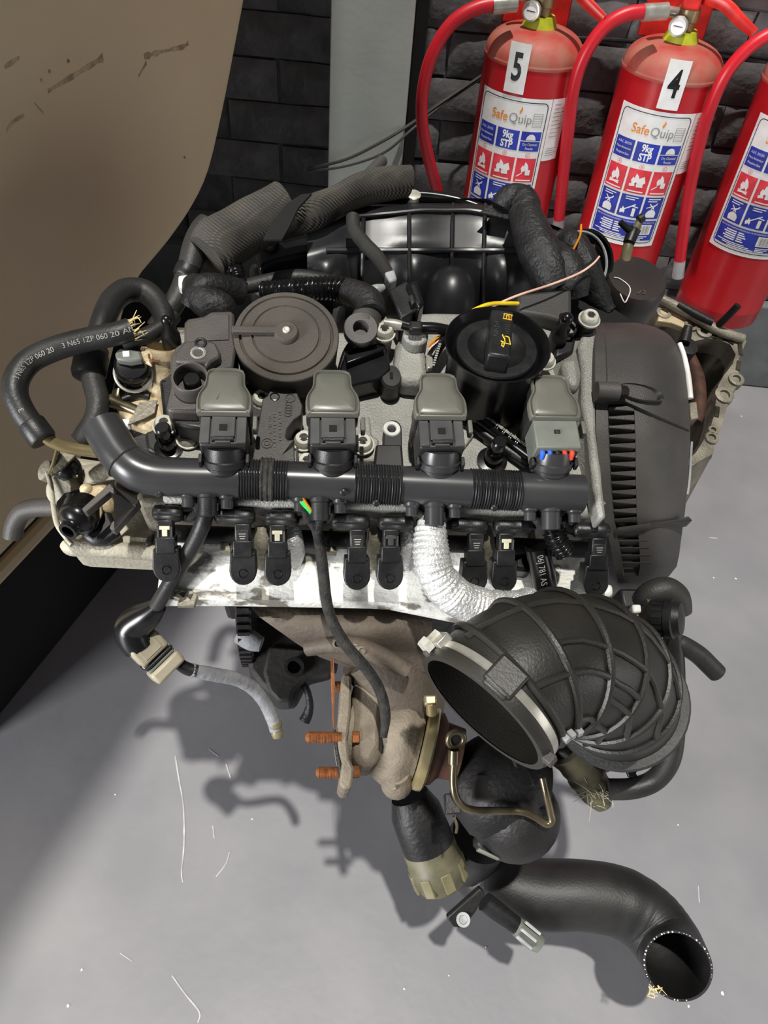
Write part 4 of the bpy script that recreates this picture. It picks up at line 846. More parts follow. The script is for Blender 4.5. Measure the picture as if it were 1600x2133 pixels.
tube('hose_pipe', [(112, 922, .006, .004), (150, 936, .0, .004), (215, 942, -.01, .004)], 'pipe_steel', seg=10)
tube('heater_hose', [(205, 700, .005, .0105), (216, 665, .005, .0110), (234, 628, .0, .0115), (262, 606, -.005, .0118), (298, 606, -.01, .0115), (326, 628, -.012, .0108), (342, 660, -.012, .010), (346, 690, -.012, .009)], 'rubber', seg=20, n=8, label='looped heater hose')
G().lathe(e(188, 760, .012), e(186, 790, .010)-e(196, 735, .014), [(.0135, -.012), (.0150, -.008), (.0150, .008), (.0135, .012)], 24).build('hose_coupling', 'black_plastic', ENG)
tube('heater_hose', [(200, 728, .012, .0115), (190, 760, .012, .0105), (196, 800, .010, .0098), (204, 836, .008, .0095), (198, 872, .004, .0095), (178, 905, -.002, .0095), (165, 920, -.005, .0085)], 'rubber_dusty', seg=18, n=8, label='short heater hose under the coupling')
tube('stub_hose', [(340, 678, .03, .0065), (315, 694, .03, .0072), (285, 708, .03, .0075), (258, 716, .028, .007)], 'rubber', seg=14)
tube('stub_hose', [(360, 655, -.02, .009), (330, 690, -.02, .009), (300, 715, -.02, .009)], 'rubber_dusty', seg=14)
hs_ = e(334, 728, .022)
th = G().lathe(hs_, V((.12, .62, .78)), [(.0140, -.075), (.0145, -.04), (.0138, -.012), (.0145, -.008), (.0168, -.006), (.0172, .0), (.0165, .002), (.0120, .002), (.0115, -.006), (.0002, -.006)], 32).build('thermostat_housing', 'cream_metal', ENG, label='cream coloured metal coolant housing')
plate('housing_web', [(262, 810), (330, 800), (350, 870), (330, 900), (270, 880), (240, 850)], .0, .03, 'cream_metal', th, bev=.005)
sn = G().lathe(e(276, 762, .026), V((.15, -.35, .9)), [(.014, -.02), (.0155, -.008), (.0155, .002), (.0125, .006), (.0002, .007)], 28).build('coolant_sensor', 'gloss_black', ENG)
plate('sensor_top', [(238, 735), (250, 724), (292, 730), (298, 748), (270, 752), (243, 748)], .040, .008, 'grey_connector', sn, bev=.002)
plate('sensor_window', [(255, 731), (269, 730), (270, 741), (256, 742)], .0412, .002, 'white_plastic', sn, bev=.0004)
G().torus(e(278, 778, .018), V((.15, -.5, .85)), .0155, .0016, 28, 8).build('sensor_ring', 'steel', sn)
plate('spring_clip', [(292, 732), (312, 728), (318, 740), (316, 760), (300, 752)], .034, .004, 'cream_metal', th, bev=.0008)
tube('clip_wire', [(310, 738, .038, .001), (314, 750, .038, .001), (334, 752, .036, .001)], 'copper', seg=6)
tube('thin_pipe', [(252, 775, .0, .005), (250, 800, -.005, .005), (246, 830, -.01, .0065), (240, 850, -.015, .006)], 'pipe_steel', seg=12)
tube('thin_pipe', [(228, 832, .0, .0055), (250, 842, .0, .0052), (275, 852, .0, .005), (300, 862, .0, .005)], 'pipe_steel', seg=12)
plate('deflector_plate', [(265, 885), (290, 838), (328, 832), (322, 860), (300, 872)], .006, .0018, 'alu_dirty', bev=.0004)
tube('vacuum_tube', [(255, 832, .004, .003), (285, 822, .004, .003), (310, 826, .002, .003)], 'black_plastic', seg=8)
plate('head_end', [(240, 830), (345, 820), (345, 985), (300, 990), (250, 930)], -.012, .05, 'black_plastic', bev=.004)
plate('end_bracket', [(300, 900), (330, 890), (345, 920), (330, 945), (305, 935)], .0, .02, 'coil_body', bev=.003)
plate('end_tab', [(252, 872), (270, 872), (272, 886), (255, 890)], .004, .006, 'white_plastic', bev=.001)

# ---- bellhousing end casting, lower left
gb = plate('end_casting', [(108, 1000), (118, 966), (150, 945), (250, 960), (318, 990), (332, 1060), (332, 1152), (145, 1142), (125, 1100), (114, 1060)], -.075, .05, 'gearbox_white', bev=.008, label='pale cast aluminium end casting')
plate('casting_step', [(150, 965), (215, 955), (290, 985), (300, 1020), (240, 1040), (170, 1015)], -.055, .03, 'gearbox_white', gb, bev=.008)
plate('casting_step', [(168, 1005), (215, 998), (240, 1015), (240, 1060), (190, 1065), (165, 1040)], -.045, .03, 'cream_metal', gb, bev=.008)
plate('casting_step', [(235, 1112), (318, 1118), (325, 1148), (238, 1146)], -.068, .02, 'gearbox_white', gb, bev=.002)
G().lathe(e(128, 1020, -.06), V((-.4, -.3, .8)), [(.014, -.03), (.014, .004), (.011, .006), (.0002, .006)], 20).build('casting_boss', 'gearbox_white', gb)
G().lathe(e(100, 982, -.06), V((-.6, 0, .6)), [(.010, -.02), (.010, .004), (.007, .006)], 16).build('casting_boss', 'alu_dirty', gb)
G().sphere(e(180, 1020, -.046), .006, 12, 8).build('casting_boss', 'cream_metal', gb)
tube('casting_rim', [(140, 1130, -.07, .007), (152, 1140, -.07, .008), (200, 1143, -.07, .0075), (332, 1152, -.07, .0075)], 'gearbox_white', gb, seg=14)
tube('casting_edge', [(98, 985, -.05, .0022), (106, 1010, -.05, .0022), (112, 1060, -.05, .0022), (118, 1090, -.05, .0022), (130, 1110, -.05, .0022), (150, 1135, -.05, .0022)], 'gearbox_white', gb, seg=8)
plate('flat_bracket', [(118, 938), (150, 932), (160, 945), (128, 978), (105, 990)], -.03, .003, 'alu_dirty', bev=.0006)
tube('bracket_edge', [(120, 936, -.028, .002), (112, 965, -.03, .002), (102, 988, -.034, .002)], 'gold_steel', seg=8)
tube('black_lug', [(120, 970, -.045, .010), (140, 975, -.045, .012), (152, 990, -.05, .010)], 'gloss_black', seg=14)
rc = tube('rubber_cap', [(172, 1058, -.045, .0165), (168, 1072, -.04, .017), (160, 1085, -.036, .0165), (150, 1098, -.034, .0095), (141, 1108, -.032, .0085)], 'gloss_black', seg=20, he=.0028, depth=.012, label='black rubber cap with a spout')
G().lathe(e(170, 1060, -.05), V((.2, .3, .9)), [(.021, -.004), (.021, .004), (.018, .006)], 10).build('cap_flange', 'gloss_black', rc)
fz = -.004
tb = plate('plastic_bracket', crop([(515, 795), (850, 490), (880, 490), (900, 520), (1195, 690), (1200, 720), (905, 1055), (845, 1025), (870, 960), (1080, 790), (1130, 770), (870, 595), (850, 595), (570, 835), (540, 830)], 80, 920, 5.714), fz, .010, 'module_plastic', bev=.0012, label='grey-black open plastic bracket')
G().grid([[e(80+915/5.714, 920+450/5.714, -.005), e(80+960/5.714, 920+500/5.714, -.006), e(80+1080/5.714, 920+565/5.714, -.006), e(80+1205/5.714, 920+595/5.714, -.006)], [e(80+905/5.714, 920+510/5.714, -.012), e(80+960/5.714, 920+560/5.714, -.014), e(80+1060/5.714, 920+620/5.714, -.014), e(80+1155/5.714, 920+665/5.714, -.014)]], (0, .002, -.003)).build('bracket_wing', 'dusty_plastic', tb, bev=.0004)
tube('s_bracket', [(190, 1058, -.04, .0035), (197, 1075, -.04, .0035), (190, 1090, -.04, .0035), (180, 1103, -.04, .003)], 'cream_metal', seg=8)
tube('s_bracket', [(202, 1048, -.04, .003), (206, 1068, -.04, .003), (203, 1078, -.04, .003)], 'cream_metal', seg=8)
plate('black_shroud', [(180, 1082), (225, 1055), (250, 1110), (220, 1130), (190, 1130), (165, 1115)], -.05, .012, 'black_plastic', bev=.004)
plate('oil_stain_lug', [(305, 1118), (322, 1108), (318, 1128), (308, 1138), (300, 1132)], -.06, .006, 'dark_metal', bev=.002)
tube('drain_pipe', [(118, 1056, -.09, .009), (75, 1058, -.095, .009), (48, 1066, -.10, .009), (32, 1090, -.11, .009), (26, 1120, -.12, .009)], 'dusty_plastic', seg=14)

# ---- timing cover at the right end
def LR(y):                                                # left and right outline of the cover per pixel row
    Lx = [(672, 1243), (690, 1240), (800, 1240), (900, 1242), (1000, 1248), (1075, 1256), (1130, 1270), (1180, 1280), (1215, 1288), (1236, 1296)]
    Rx = [(672, 1325), (680, 1362), (694, 1392), (720, 1412), (742, 1422), (776, 1429), (830, 1434), (897, 1438), (925, 1438), (1050, 1429), (1075, 1426), (1123, 1419), (1172, 1413), (1195, 1404), (1207, 1380), (1222, 1366), (1236, 1336)]
    def ip(T):
        for (a, b), (c, d) in zip(T, T[1:]):
            if a <= y <= c: return b+(d-b)*(y-a)/(c-a)
        return T[-1][1]
    return ip(Lx), ip(Rx)
def zrow(y):
    T = [(672, -.012), (690, .012), (720, .022), (800, .026), (900, .014), (1000, -.008), (1075, -.030), (1130, -.055), (1180, -.085), (1215, -.115), (1236, -.145)]
    for (a, b), (c, d) in zip(T, T[1:]):
        if a <= y <= c: return b+(d-b)*(y-a)/(c-a)
    return T[-1][1]
def tp(y, t, lift=0.):                                    # point on the cover, t = 0 left edge, 1 right edge
    l, r = LR(y); ze = zrow(y)-.012*max(0, (t-.55)/.45)**2*2+lift
    return e(l+(r-l)*t, y, ze)
groove = lambda y: -.007 if (y > 842) else 0
cs = [0, .05, .13, .145, .2, .3, .40, .415, .5, .6, .7, .8, .88, .94, .98, 1]
ys = [826, 842, 843, 860, 880, 900, 930, 960, 1000, 1040, 1075, 1100, 1130, 1155, 1180, 1200, 1215, 1228, 1236]
rows = [[tp(y, t, groove(y) if .14 < t < .41 and y < 1195 else 0) for t in cs] for y in ys]
tc_ = G().grid(rows, (.004, .02, -.07)).build('timing_cover', 'dusty_plastic', ENG, ang=40, label='dark grey plastic timing cover with a row of ribs')
for k in range(18):                                       # the ribs across the groove
    y = 850+k*19.4 if k < 13 else 1110+(k-13)*15.5
    t1 = .415 if k < 13 else .52+.02*(k-13)
    dy = 4.6 if k < 13 else 3
    w = 6.5 if k < 13 else 0
    tpz = [tp(y-dy*.5, .135, .0005), tp(y-dy*.5-w*.6, t1, .0005), tp(y+dy*.5+w*.6, t1, .0005), tp(y+dy*.5, .135, .0005)]
    G().prism(tpz, (0, 0, -.010)).build('rib', 'dusty_plastic', tc_, bev=.0005)
lg = G().prism([tp(1098, .15, .006), tp(1088, .6, .007), tp(1080, .96, .010), tp(1074, 1.0, .012)+X*.004, tp(1084, 1.0, .012)+X*.009, tp(1090, .95, .010), tp(1097, .5, .007), tp(1106, .15, .006)], (0, 0, -.014)).build('cover_ledge', 'dusty_plastic', tc_, bev=.001)
ys = [672, 680, 690, 700, 720, 742, 776, 800, 820]; cs2 = [0, .05, .12, .135, .16, .2, .3, .4, .5, .6, .7, .8, .88, .94, .98, 1]
def yl(y, t):                                             # the lower border runs down to the right
    return y if y < 790 else y+{800: .5, 820: 1}[y]*(14+62*max(0, t-.3)/.7)
rows = [[tp(yl(y, t), t, .004+(.003 if t < .13 else 0)) for t in cs2] for y in ys]
up = G().grid(rows, (.002, .012, -.05)).build('upper_cover', 'dusty_plastic', tc_, ang=40)
a = e(1242, 814, .034); b = e(1287, 816, .034)
bs = G().tube([(a, .0085), (b, .0085)], seg=20, raw=True).build('cover_boss', 'dusty_plastic', tc_)
G().lathe(b-X*.001, X, [(.0072, 0), (.0072, .002), (.0060, .0022), (.0055, .009), (.0048, .010)], 6).build('hex_bolt', 'dark_metal', tc_)
rec = G().lathe(e(1333, 818, .0285), Z, [(.022, 0), (.0205, .0015), (.017, -.004), (.0002, -.006)], 28, ref=X, cap=False); cn = e(1333, 818, .0285)
for i, p in enumerate(rec.v): rec.v[i] = cn+V(((p-cn).x, (p-cn).y*.42-(p-cn).x*.18, (p-cn).z))
rec.build('bolt_recess', 'coil_body', tc_)
tube('white_seal', [(1416, 716, .004, .0025), (1426, 745, .004, .0025), (1434, 790, .004, .003), (1438, 830, .0, .003)], 'white_plastic', seg=8)
tube('cover_edge', [(1441, 920, -.02, .0012), (1436, 1000, -.035, .0012), (1432, 1030, -.04, .0012)], 'label_grey', seg=6)

# ---- dark canister, harness, wires at the right rear
cy = e(1310, 612, -.09)
can = G().lathe(cy, Z, [(.036, -.09), (.037, .0), (.0365, .020), (.033, .026), (.0002, .028)], 40).build('oil_canister', 'filter_black', ENG, label='dark brown-black canister with chalk scribbles')
def cz(px, py): return e(px, py, -.0625)
for pts in ([(1279, 578), (1290, 580), (1308, 593), (1313, 605), (1308, 620), (1301, 630), (1292, 612)], [(1328, 612), (1336, 606)], [(1340, 604), (1344, 610), (1338, 612)]):
    G().tube([(cz(*p), .0007) for p in pts], seg=6, n=4).build('chalk_scribble', 'chip' if len(pts) > 4 else 'olive_plastic', can)
tube('harness', [(1046, 432, .0, .012), (1056, 416, .006, .0135), (1080, 410, .01, .0140), (1098, 428, .012, .0145), (1088, 452, .012, .014)], 'loom_black', seg=16, n=8, rf=lambda L, T: 1+.1*noise.noise(V((L*120, 1, 1))))
tube('harness', [(1092, 440, .012, .017), (1104, 475, .012, .019), (1122, 520, .010, .0215), (1145, 565, .006, .021), (1160, 600, -.002, .018)], 'loom_black', seg=18, n=8, rf=lambda L, T: 1+.06*noise.noise(V((L*100, 9, 1))), label='thick black cloth wrapped harness')
tube('harness', [(1135, 520, .004, .012), (1165, 545, .008, .018), (1190, 580, .006, .018), (1198, 620, -.006, .014)], 'loom_black', seg=16, n=8, rf=lambda L, T: 1+.12*noise.noise(V((L*120, 4, 1))))
tube('harness', [(1160, 500, -.01, .013), (1195, 520, -.008, .018), (1220, 560, -.012, .016), (1240, 610, -.03, .014), (1268, 650, -.04, .009)], 'loom_black', seg=16, n=8, rf=lambda L, T: 1+.12*noise.noise(V((L*120, 6, 1))))
plate('cloth_flap', [(1215, 540), (1250, 560), (1272, 600), (1275, 640), (1318, 668), (1300, 690), (1240, 668), (1205, 640)], -.035, .004, 'black_and_shade', bev=.001)
plate('cloth_flap', [(1000, 440), (1050, 408), (1070, 430), (1060, 455)], .0, .003, 'loom_black', bev=.001)
jb = plate('junction_box', [(1078, 612), (1130, 606), (1192, 600), (1192, 650), (1182, 672), (1140, 660), (1078, 650)], .016, .04, 'dusty_plastic', bev=.004, label='grey-black junction box')
plate('junction_slot', [(1166, 650), (1192, 648), (1190, 688), (1168, 690)], .019, .01, 'black_plastic', jb, bev=.002)
tube('yellow_wire', [(915, 712, .03, .0012), (935, 690, .034, .0012), (968, 658, .038, .0017), (1000, 640, .038, .0019), (1030, 632, .036, .0019), (1080, 632, .03, .0018)], 'yellow_wire', seg=8, n=8)
tube('pink_wire', [(1010, 655, .03, .0009), (1032, 636, .034, .0011), (1080, 615, .036, .0012), (1150, 592, .034, .0012), (1205, 570, .03, .0012), (1235, 550, .03, .0011), (1249, 534, .032, .0009)], 'pink_wire', seg=8, n=8)
tube('orange_wire', [(1211, 468, .02, .0010), (1208, 492, .02, .0012), (1192, 525, .018, .0012), (1180, 555, .016, .0012), (1172, 582, .014, .0012)], 'orange_wire', seg=8, n=8)
tube('orange_wire', [(892, 722, .03, .0012), (905, 708, .034, .0012), (918, 700, .034, .0012)], 'orange_wire', seg=6)
tube('pink_wire', [(894, 728, .03, .0011), (908, 716, .034, .0011), (920, 704, .034, .0011)], 'pink_wire', seg=6)
tube('sensor_tube', [(1296, 580, -.08, .0062), (1301, 550, -.07, .0064), (1307, 520, -.06, .0064), (1312, 500, -.055, .0062)], 'olive_clear', seg=12, label='olive tube with a black tee')
tube('tube_tee', [(1310, 506, -.054, .0068), (1317, 488, -.05, .0072), (1324, 476, -.046, .0070)], 'black_plastic', seg=12)
tube('tube_tee', [(1292, 462, -.04, .0035), (1302, 472, -.044, .0042), (1318, 484, -.048, .005)], 'black_plastic', seg=10)
tube('tee_nipple', [(1323, 478, -.045, .0055), (1330, 466, -.042, .0045), (1338, 452, -.038, .005)], 'olive_plastic', seg=10)
tube('tee_nipple', [(1330, 458, -.038, .0052), (1340, 452, -.036, .0052)], 'dark_metal', seg=8)

# ---- open casting behind the timing cover
def cs_(pts): return crop(pts, 1180, 480, 3.81)
outer = cs_([(700, 560), (745, 545), (900, 615), (1000, 655), (1170, 735), (1400, 825), (1428, 880), (1395, 960), (1350, 1060), (1378, 1170), (1365, 1220), (1310, 1300), (1275, 1400), (1230, 1560), (1175, 1700), (1165, 1770), (1060, 1829), (980, 1880)])
inner = cs_([(760, 720), (840, 690), (900, 740), (960, 830), (1010, 880), (1120, 855), (1200, 860), (1300, 905), (1345, 985), (1320, 1060), (1250, 1150), (1205, 1230), (1190, 1330), (1170, 1480), (1130, 1600), (1080, 1680), (1030, 1760), (960, 1830)])
zc = -.45; O_ = [e(x, y, zc) for x, y in outer]; I_ = [e(x, y, zc) for x, y in inner]; n = len(O_)
DW = BE @ V((0, 0, -1))                                   # straight down, in engine axes
def zw(p): return (EO+BE.transposed() @ p).z
cc_ = sum(O_, V((0, 0, 0)))/n
def foot(p): q = p.lerp(cc_, .12); return q+DW*(zw(q)-.0015)
g = G(); vs = O_+I_+[foot(p) for p in O_]+[p-Z*.055 for p in I_]
fs = [(i, i+1, n+i+1, n+i) for i in range(n-1)]+[(i+1, i, 2*n+i, 2*n+i+1) for i in range(n-1)]+[(n+i, n+i+1, 3*n+i+1, 3*n+i) for i in range(n-1)]+[(0, n, 3*n, 2*n), (n-1, 3*n-1, 4*n-1, 2*n-1)]
wq = EO+BE.transposed() @ foot(cc_); Mh = Matrix.Translation(V((wq.x, wq.y, 0))); GH = empty('gearbox_housing', Mh)
tag(GH, 'bare metal gearbox housing with an open bowl and bolted rim, behind the engine at right', 'housing')
cst = G().add(vs, fs).build('casting', 'alu_dirty', GH, label='grey cast metal shell with a bolted rim'); cst.matrix_parent_inverse = Mh.inverted() @ ME
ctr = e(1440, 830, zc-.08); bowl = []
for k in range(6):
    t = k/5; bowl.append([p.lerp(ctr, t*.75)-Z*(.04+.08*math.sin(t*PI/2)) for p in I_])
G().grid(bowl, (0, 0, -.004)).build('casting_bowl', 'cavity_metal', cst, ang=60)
for (x, y, r) in ((770, 655, .0095), (1090, 805, .010), (990, 755, .009), (1345, 1185, .0095), (1250, 1310, .0115), (1150, 1650, .008), (1160, 1590, .006)):
    px, py = 1180+x/3.81, 480+y/3.81; c = e(px, py, zc+.001); r *= 1.45
    G().lathe(c, Z, [(r, -.012), (r, .003), (r*.9, .004), (r*.55, .004), (r*.5, -.008), (.0002, -.008)], 18, cap=False).build('bolt_eye', 'alu_dirty', cst)
for (x0, y0, x1, y1) in ((1130, 830, 1190, 850), (1240, 850, 1330, 900), (1375, 900, 1385, 990), (1370, 1040, 1360, 1110), (1200, 1400, 1190, 1480)):
    a, b = (e(1180+x0/3.81, 480+y0/3.81, zc+.0008), e(1180+x1/3.81, 480+y1/3.81, zc+.0008)); t = (b-a).normalized(); nn = Z.cross(t)
    G().box((a+b)/2, ((b-a).length, .0075, .003), (t, nn, Z)).build('rim_pocket', 'cavity_metal', cst)
tube('casting_bar', [(1376, 622, -0.435, 0.0087), (1430, 650, -0.435, 0.0087), (1500, 690, -0.440, 0.0087), (1548, 706, -0.445, 0.0087)], 'alu_dirty', cst, seg=10)
tube('casting_bar', [(1412, 634, -0.430, 0.0080), (1450, 655, -0.430, 0.0080), (1485, 672, -0.430, 0.0072)], 'dark_metal', cst, seg=10)
plate('casting_web', [(1376, 640), (1440, 668), (1448, 690), (1400, 672), (1370, 668)], -0.448, 0.014, 'cream_metal', cst, bev=.002)
tube('locating_pin', [(1498, 676, -0.430, 0.0065), (1515, 660, -0.410, 0.0065), (1538, 636, -0.385, 0.0065)], 'dark_metal', cst, seg=12)
tube('cable_lug', [(1425, 714, -.39, .010), (1430, 695, -.385, .0087), (1434, 680, -.38, .0072)], 'dark_metal', cst, seg=10)
G().lathe(e(1430, 725, -.40), Z, [(.0174, -.05), (.0174, .006), (.0116, .007)], 18).build('lug_ring', 'dark_metal', cst)
tube('inner_web', [(1436, 740, -0.450, 0.0101), (1452, 790, -0.450, 0.0130), (1456, 850, -0.450, 0.0116), (1450, 880, -0.450, 0.0087)], 'rust_red', cst, seg=12)
plate('web_lug', [(1436, 838), (1452, 836), (1456, 870), (1440, 874)], -0.420, 0.029, 'alu_dirty', cst, bev=.002)
plate('casting_toe', cs_([(1000, 1800), (1165, 1725), (1160, 1800), (1060, 1850), (990, 1870)]), -0.465, 0.043, 'dark_metal', cst, bev=.003)

# ---- turbocharger
ta, tb_ = e(728, 1512, -.215), e(905, 1558, -.215); tx = (tb_-ta).normalized(); K = (tb_-ta).length/183.   # metres per pixel along it
tur = G().lathe(ta, tx, [(.036, -.002), (.0375, .0), (.036, .010), (.037, .025), (.041, .032), (.0465, .043), (.0495, .052), (.047, .060), (.040, .066), (.038, .072)], 36, ref=Z).build('turbo_housing', 'iron_cast', ENG, ang=40, label='brown-grey cast iron turbo housing')
plate('turbo_inlet', [(735, 1412), (788, 1408), (806, 1450), (802, 1560), (776, 1604), (735, 1590)], -.172, .07, 'iron_cast', tur, bev=.012)
G().torus(ta+tx*.020, tx, .0315, .0015, 36, 6).build('casting_seam', 'iron_cast', tur)
G().tube([(ta+tx*.045-Y*.035+Z*.015, .014), (ta+tx*.048-Y*.042-Z*.008, .016), (ta+tx*.050-Y*.036-Z*.03, .016), (ta+tx*.048-Y*.016-Z*.046, .014)], seg=16).build('turbo_volute', 'iron_cast', tur)
G().box(ta+tx*.043-Y*.052+Z*.006, (.003, .003, .03), (X, Y, Z)).build('casting_rib', 'iron_cast', tur, bev=.001)
fpx = [(712, 1405), (726, 1402), (733, 1410), (731, 1480), (724, 1540), (728, 1580), (738, 1600), (733, 1640), (716, 1645), (706, 1632), (712, 1590), (704, 1560), (700, 1535), (708, 1470)]
plate('outlet_flange', fpx, -.165, .075, 'iron_cast', tur, bev=.004)
for (x0, x1, y, z0) in ((636, 712, 1536, -.168), (658, 712, 1609, -.185), (694, 716, 1430, -.20)):
    a, b = e(x0, y, z0), e(x1, y, z0); st = G().tube([(a, .0028), (a+X*.002, .0046)]+[(a.lerp(b, .1+.9*k/60), .0052) for k in range(61)], seg=14, raw=True, rf=lambda L, T: 1+.07*math.sin(2*PI*L/.0014)).build('rusty_stud', 'rust', tur, label='rusty threaded stud')
    G().lathe(b+X*.010, X, [(.0060, 0), (.0060, .006), (.005, .007)], 6).build('stud_nut', 'rust', tur) if x0 < 690 else None
bc = ta+tx*.073
bandm = G().lathe(bc, tx, [(.0415, 0), (.044, .002), (.0445, .006), (.044, .010), (.0415, .012)], 40).build('band_clamp', 'gold_steel', ENG, label='gold steel band clamp')
G().cyl(e(898, 1462, -.155), e(900, 1488, -.165), .0055, .0055, 12).build('clamp_screw', 'gold_steel', bandm, bev=.001)
G().box(e(896, 1460, -.158), (.012, .010, .010)).build('clamp_block', 'gold_steel', bandm, bev=.002)
G().lathe(bc+tx*.012, tx, [(.038, 0), (.036, .006), (.028, .012), (.026, .03)], 32).build('bearing_housing', 'rust_red', ENG)
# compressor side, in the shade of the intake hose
cp = e(1050, 1640, -.235)
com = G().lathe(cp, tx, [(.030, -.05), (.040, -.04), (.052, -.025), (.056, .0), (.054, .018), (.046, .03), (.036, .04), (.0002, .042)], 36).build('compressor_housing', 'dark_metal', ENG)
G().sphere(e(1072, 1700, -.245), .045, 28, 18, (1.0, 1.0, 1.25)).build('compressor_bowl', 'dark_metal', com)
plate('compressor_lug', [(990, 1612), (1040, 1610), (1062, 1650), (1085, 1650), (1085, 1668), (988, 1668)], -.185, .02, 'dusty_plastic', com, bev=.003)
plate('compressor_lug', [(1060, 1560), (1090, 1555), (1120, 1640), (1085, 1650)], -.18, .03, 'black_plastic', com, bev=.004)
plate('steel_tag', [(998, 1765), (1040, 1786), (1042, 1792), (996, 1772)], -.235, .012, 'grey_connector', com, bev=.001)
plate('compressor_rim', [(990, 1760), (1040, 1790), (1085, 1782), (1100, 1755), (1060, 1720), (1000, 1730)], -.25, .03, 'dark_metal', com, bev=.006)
# oil feed pipe with banjo
bj = G().torus(e(950, 1540, -.15), V((.1, -.55, .8)), .0076, .0030, 24, 10).build('banjo_ring', 'pipe_steel', ENG)
G().lathe(e(950, 1540, -.15), V((.1, -.55, .8)), [(.006, -.006), (.006, .0), (.004, .001), (.0002, .001)], 16).build('banjo_bolt', 'dark_metal', bj)
G().cyl(e(946, 1562, -.152), e(945, 1590, -.158), .0052, .0052, 12).build('pipe_collar', 'pipe_steel', bj)
tube('oil_feed_pipe', [(946, 1580, -.155, .0036), (944, 1625, -.165, .0036), (948, 1655, -.17, .0036), (962, 1678, -.175, .0036), (990, 1688, -.178, .0036), (1040, 1689, -.178, .0036), (1085, 1690, -.178, .0036), (1115, 1702, -.18, .0036), (1138, 1716, -.182, .0036), (1149, 1710, -.18, .0036), (1146, 1690, -.175, .0034), (1138, 1655, -.165, .0033), (1130, 1620, -.16, .0033)], 'pipe_steel', seg=12, n=8, label='bent steel oil feed pipe')
G().box(e(942, 1675, -.18), (.014, .018, .010)).build('pipe_bracket', 'dark_metal', ENG, bev=.001)
tube('split_pin', [(945, 1700, -.19, .0014), (952, 1720, -.195, .0014), (950, 1735, -.2, .0014)], 'pipe_steel', seg=6)

# ---- exhaust manifold under the shield
rows = []
for j, (ya, yb, ze) in enumerate(((1262, 1272, -.12), (1285, 1290, -.112), (1310, 1315, -.115), (1335, 1345, -.128), (1355, 1385, -.15), (1368, 1415, -.175), (1378, 1440, -.20))):
    r = []
    for i in range(13):
        t = i/12; x0 = (520, 540, 575, 610, 640, 665, 690)[j]; x = x0+(900-x0)*t
        r.append(e(x, ya+(yb-ya)*t+(6*math.sin(t*PI)), ze+.010*math.sin(t*PI*1.0)))
    rows.append(r)
em_ = G().grid(rows, (0, .03, -.03)).build('exhaust_manifold', 'manifold_iron', ENG, ang=60, label='brown exhaust manifold under the shield')
tube('turbo_neck', [(770, 1350, -.175, .036), (815, 1400, -.19, .040), (845, 1450, -.205, .040), (850, 1490, -.215, .036)], 'manifold_iron', em_, seg=24)
tube('manifold_seam', [(640, 1350, -.13, .008), (690, 1342, -.118, .009), (740, 1345, -.112, .009), (790, 1365, -.114, .009), (850, 1395, -.12, .008)], 'manifold_iron', em_, seg=12)
for (x, y) in ((703, 1340), (722, 1345), (740, 1350), (754, 1355)): G().lathe(e(x, y, -.104), V((0, -.5, .8)), [(.0045, -.004), (.0045, .001), (.003, .002), (.0024, .0005), (.0002, .0005)], 14, cap=False).build('seam_rivet', 'iron_cast', em_)
for k, dx in enumerate((0, 3, 6, 9)):
    tube('thin_wire', [(690+dx*.5, 1372, -.16, .0007), (691+dx*.6, 1420, -.165, .0008), (693+dx*.3, 1480, -.168, .0008), (696, 1520, -.168, .0008)], 'copper' if k % 2 else 'rust', seg=6)
tube('loose_lead', [(697, 1520, -.165, .0012), (702, 1560, -.168, .002), (708, 1600, -.17, .002), (712, 1630, -.172, .0014)], 'loom_black', seg=8)

# ---- diverter valve, bracket and boost hose at the bottom
va, vb_ = ed(866, 1690, .85), ed(925, 1845, .86); vx = (vb_-va).normalized(); vl = (vb_-va).length
dv = G().lathe(va, vx, [(.021, -.02), (.0285, 0), (.0295, vl*.35), (.0295, vl*.60)], 32).build('diverter_valve', 'dark_metal', ENG, label='diverter valve with an olive ribbed cap')
G().lathe(va, vx, [(.028, vl*.42), (.0300, vl*.46), (.0300, vl*.62), (.0312, vl*.64), (.0312, vl*.8), (.027, vl*.96), (.019, vl*1.02), (.0002, vl*1.02)], 32).build('valve_cap', 'olive_plastic', dv)
u, v, _ = frame(vx, Z)
for k in range(8):
    a = 2*PI*k/8; r = u*math.cos(a)+v*math.sin(a)
    G().box(va+vx*vl*.80+r*.0302, (.004, .012, .022), (r, vx.cross(r), vx)).build('cap_lug', 'olive_clear', dv, bev=.001)
G().prism([ed(930, 1912, .865), ed(1000, 1850, .865), ed(1012, 1862, .865), ed(992, 1900, .865), ed(965, 1935, .865), ed(945, 1932, .865)], V((0, .004, -.008))).build('mounting_plate', 'dark_metal', ENG, bev=.002, label='triangular mounting plate with a bolt hole')
pn = (CE-ed(965, 1916, .865)).normalized(); G().lathe(ed(965, 1916, .861), pn, [(.0075, -.002), (.0078, .001), (.0048, .0014), (.0042, -.002), (.0002, -.002)], 18, cap=False).build('bolt_eye', 'label_grey', ENG)
tube('pressure_sensor', [(1010, 1878, .885, .011), (1035, 1898, .885, .0115), (1058, 1915, .885, .0105), (1078, 1930, .885, .010)], 'black_plastic', f=PD, seg=16)
ps = tube('sensor_tip', [(1074, 1926, .885, .010), (1088, 1938, .885, .0115), (1108, 1955, .885, .012), (1124, 1966, .885, .0105)], 'grey_connector', f=PD, seg=14, he=.003, depth=.01)
a, b = ed(1084, 1934, .873), ed(1118, 1962, .873); t = (b-a).normalized(); u, v, _ = frame(t, pn)
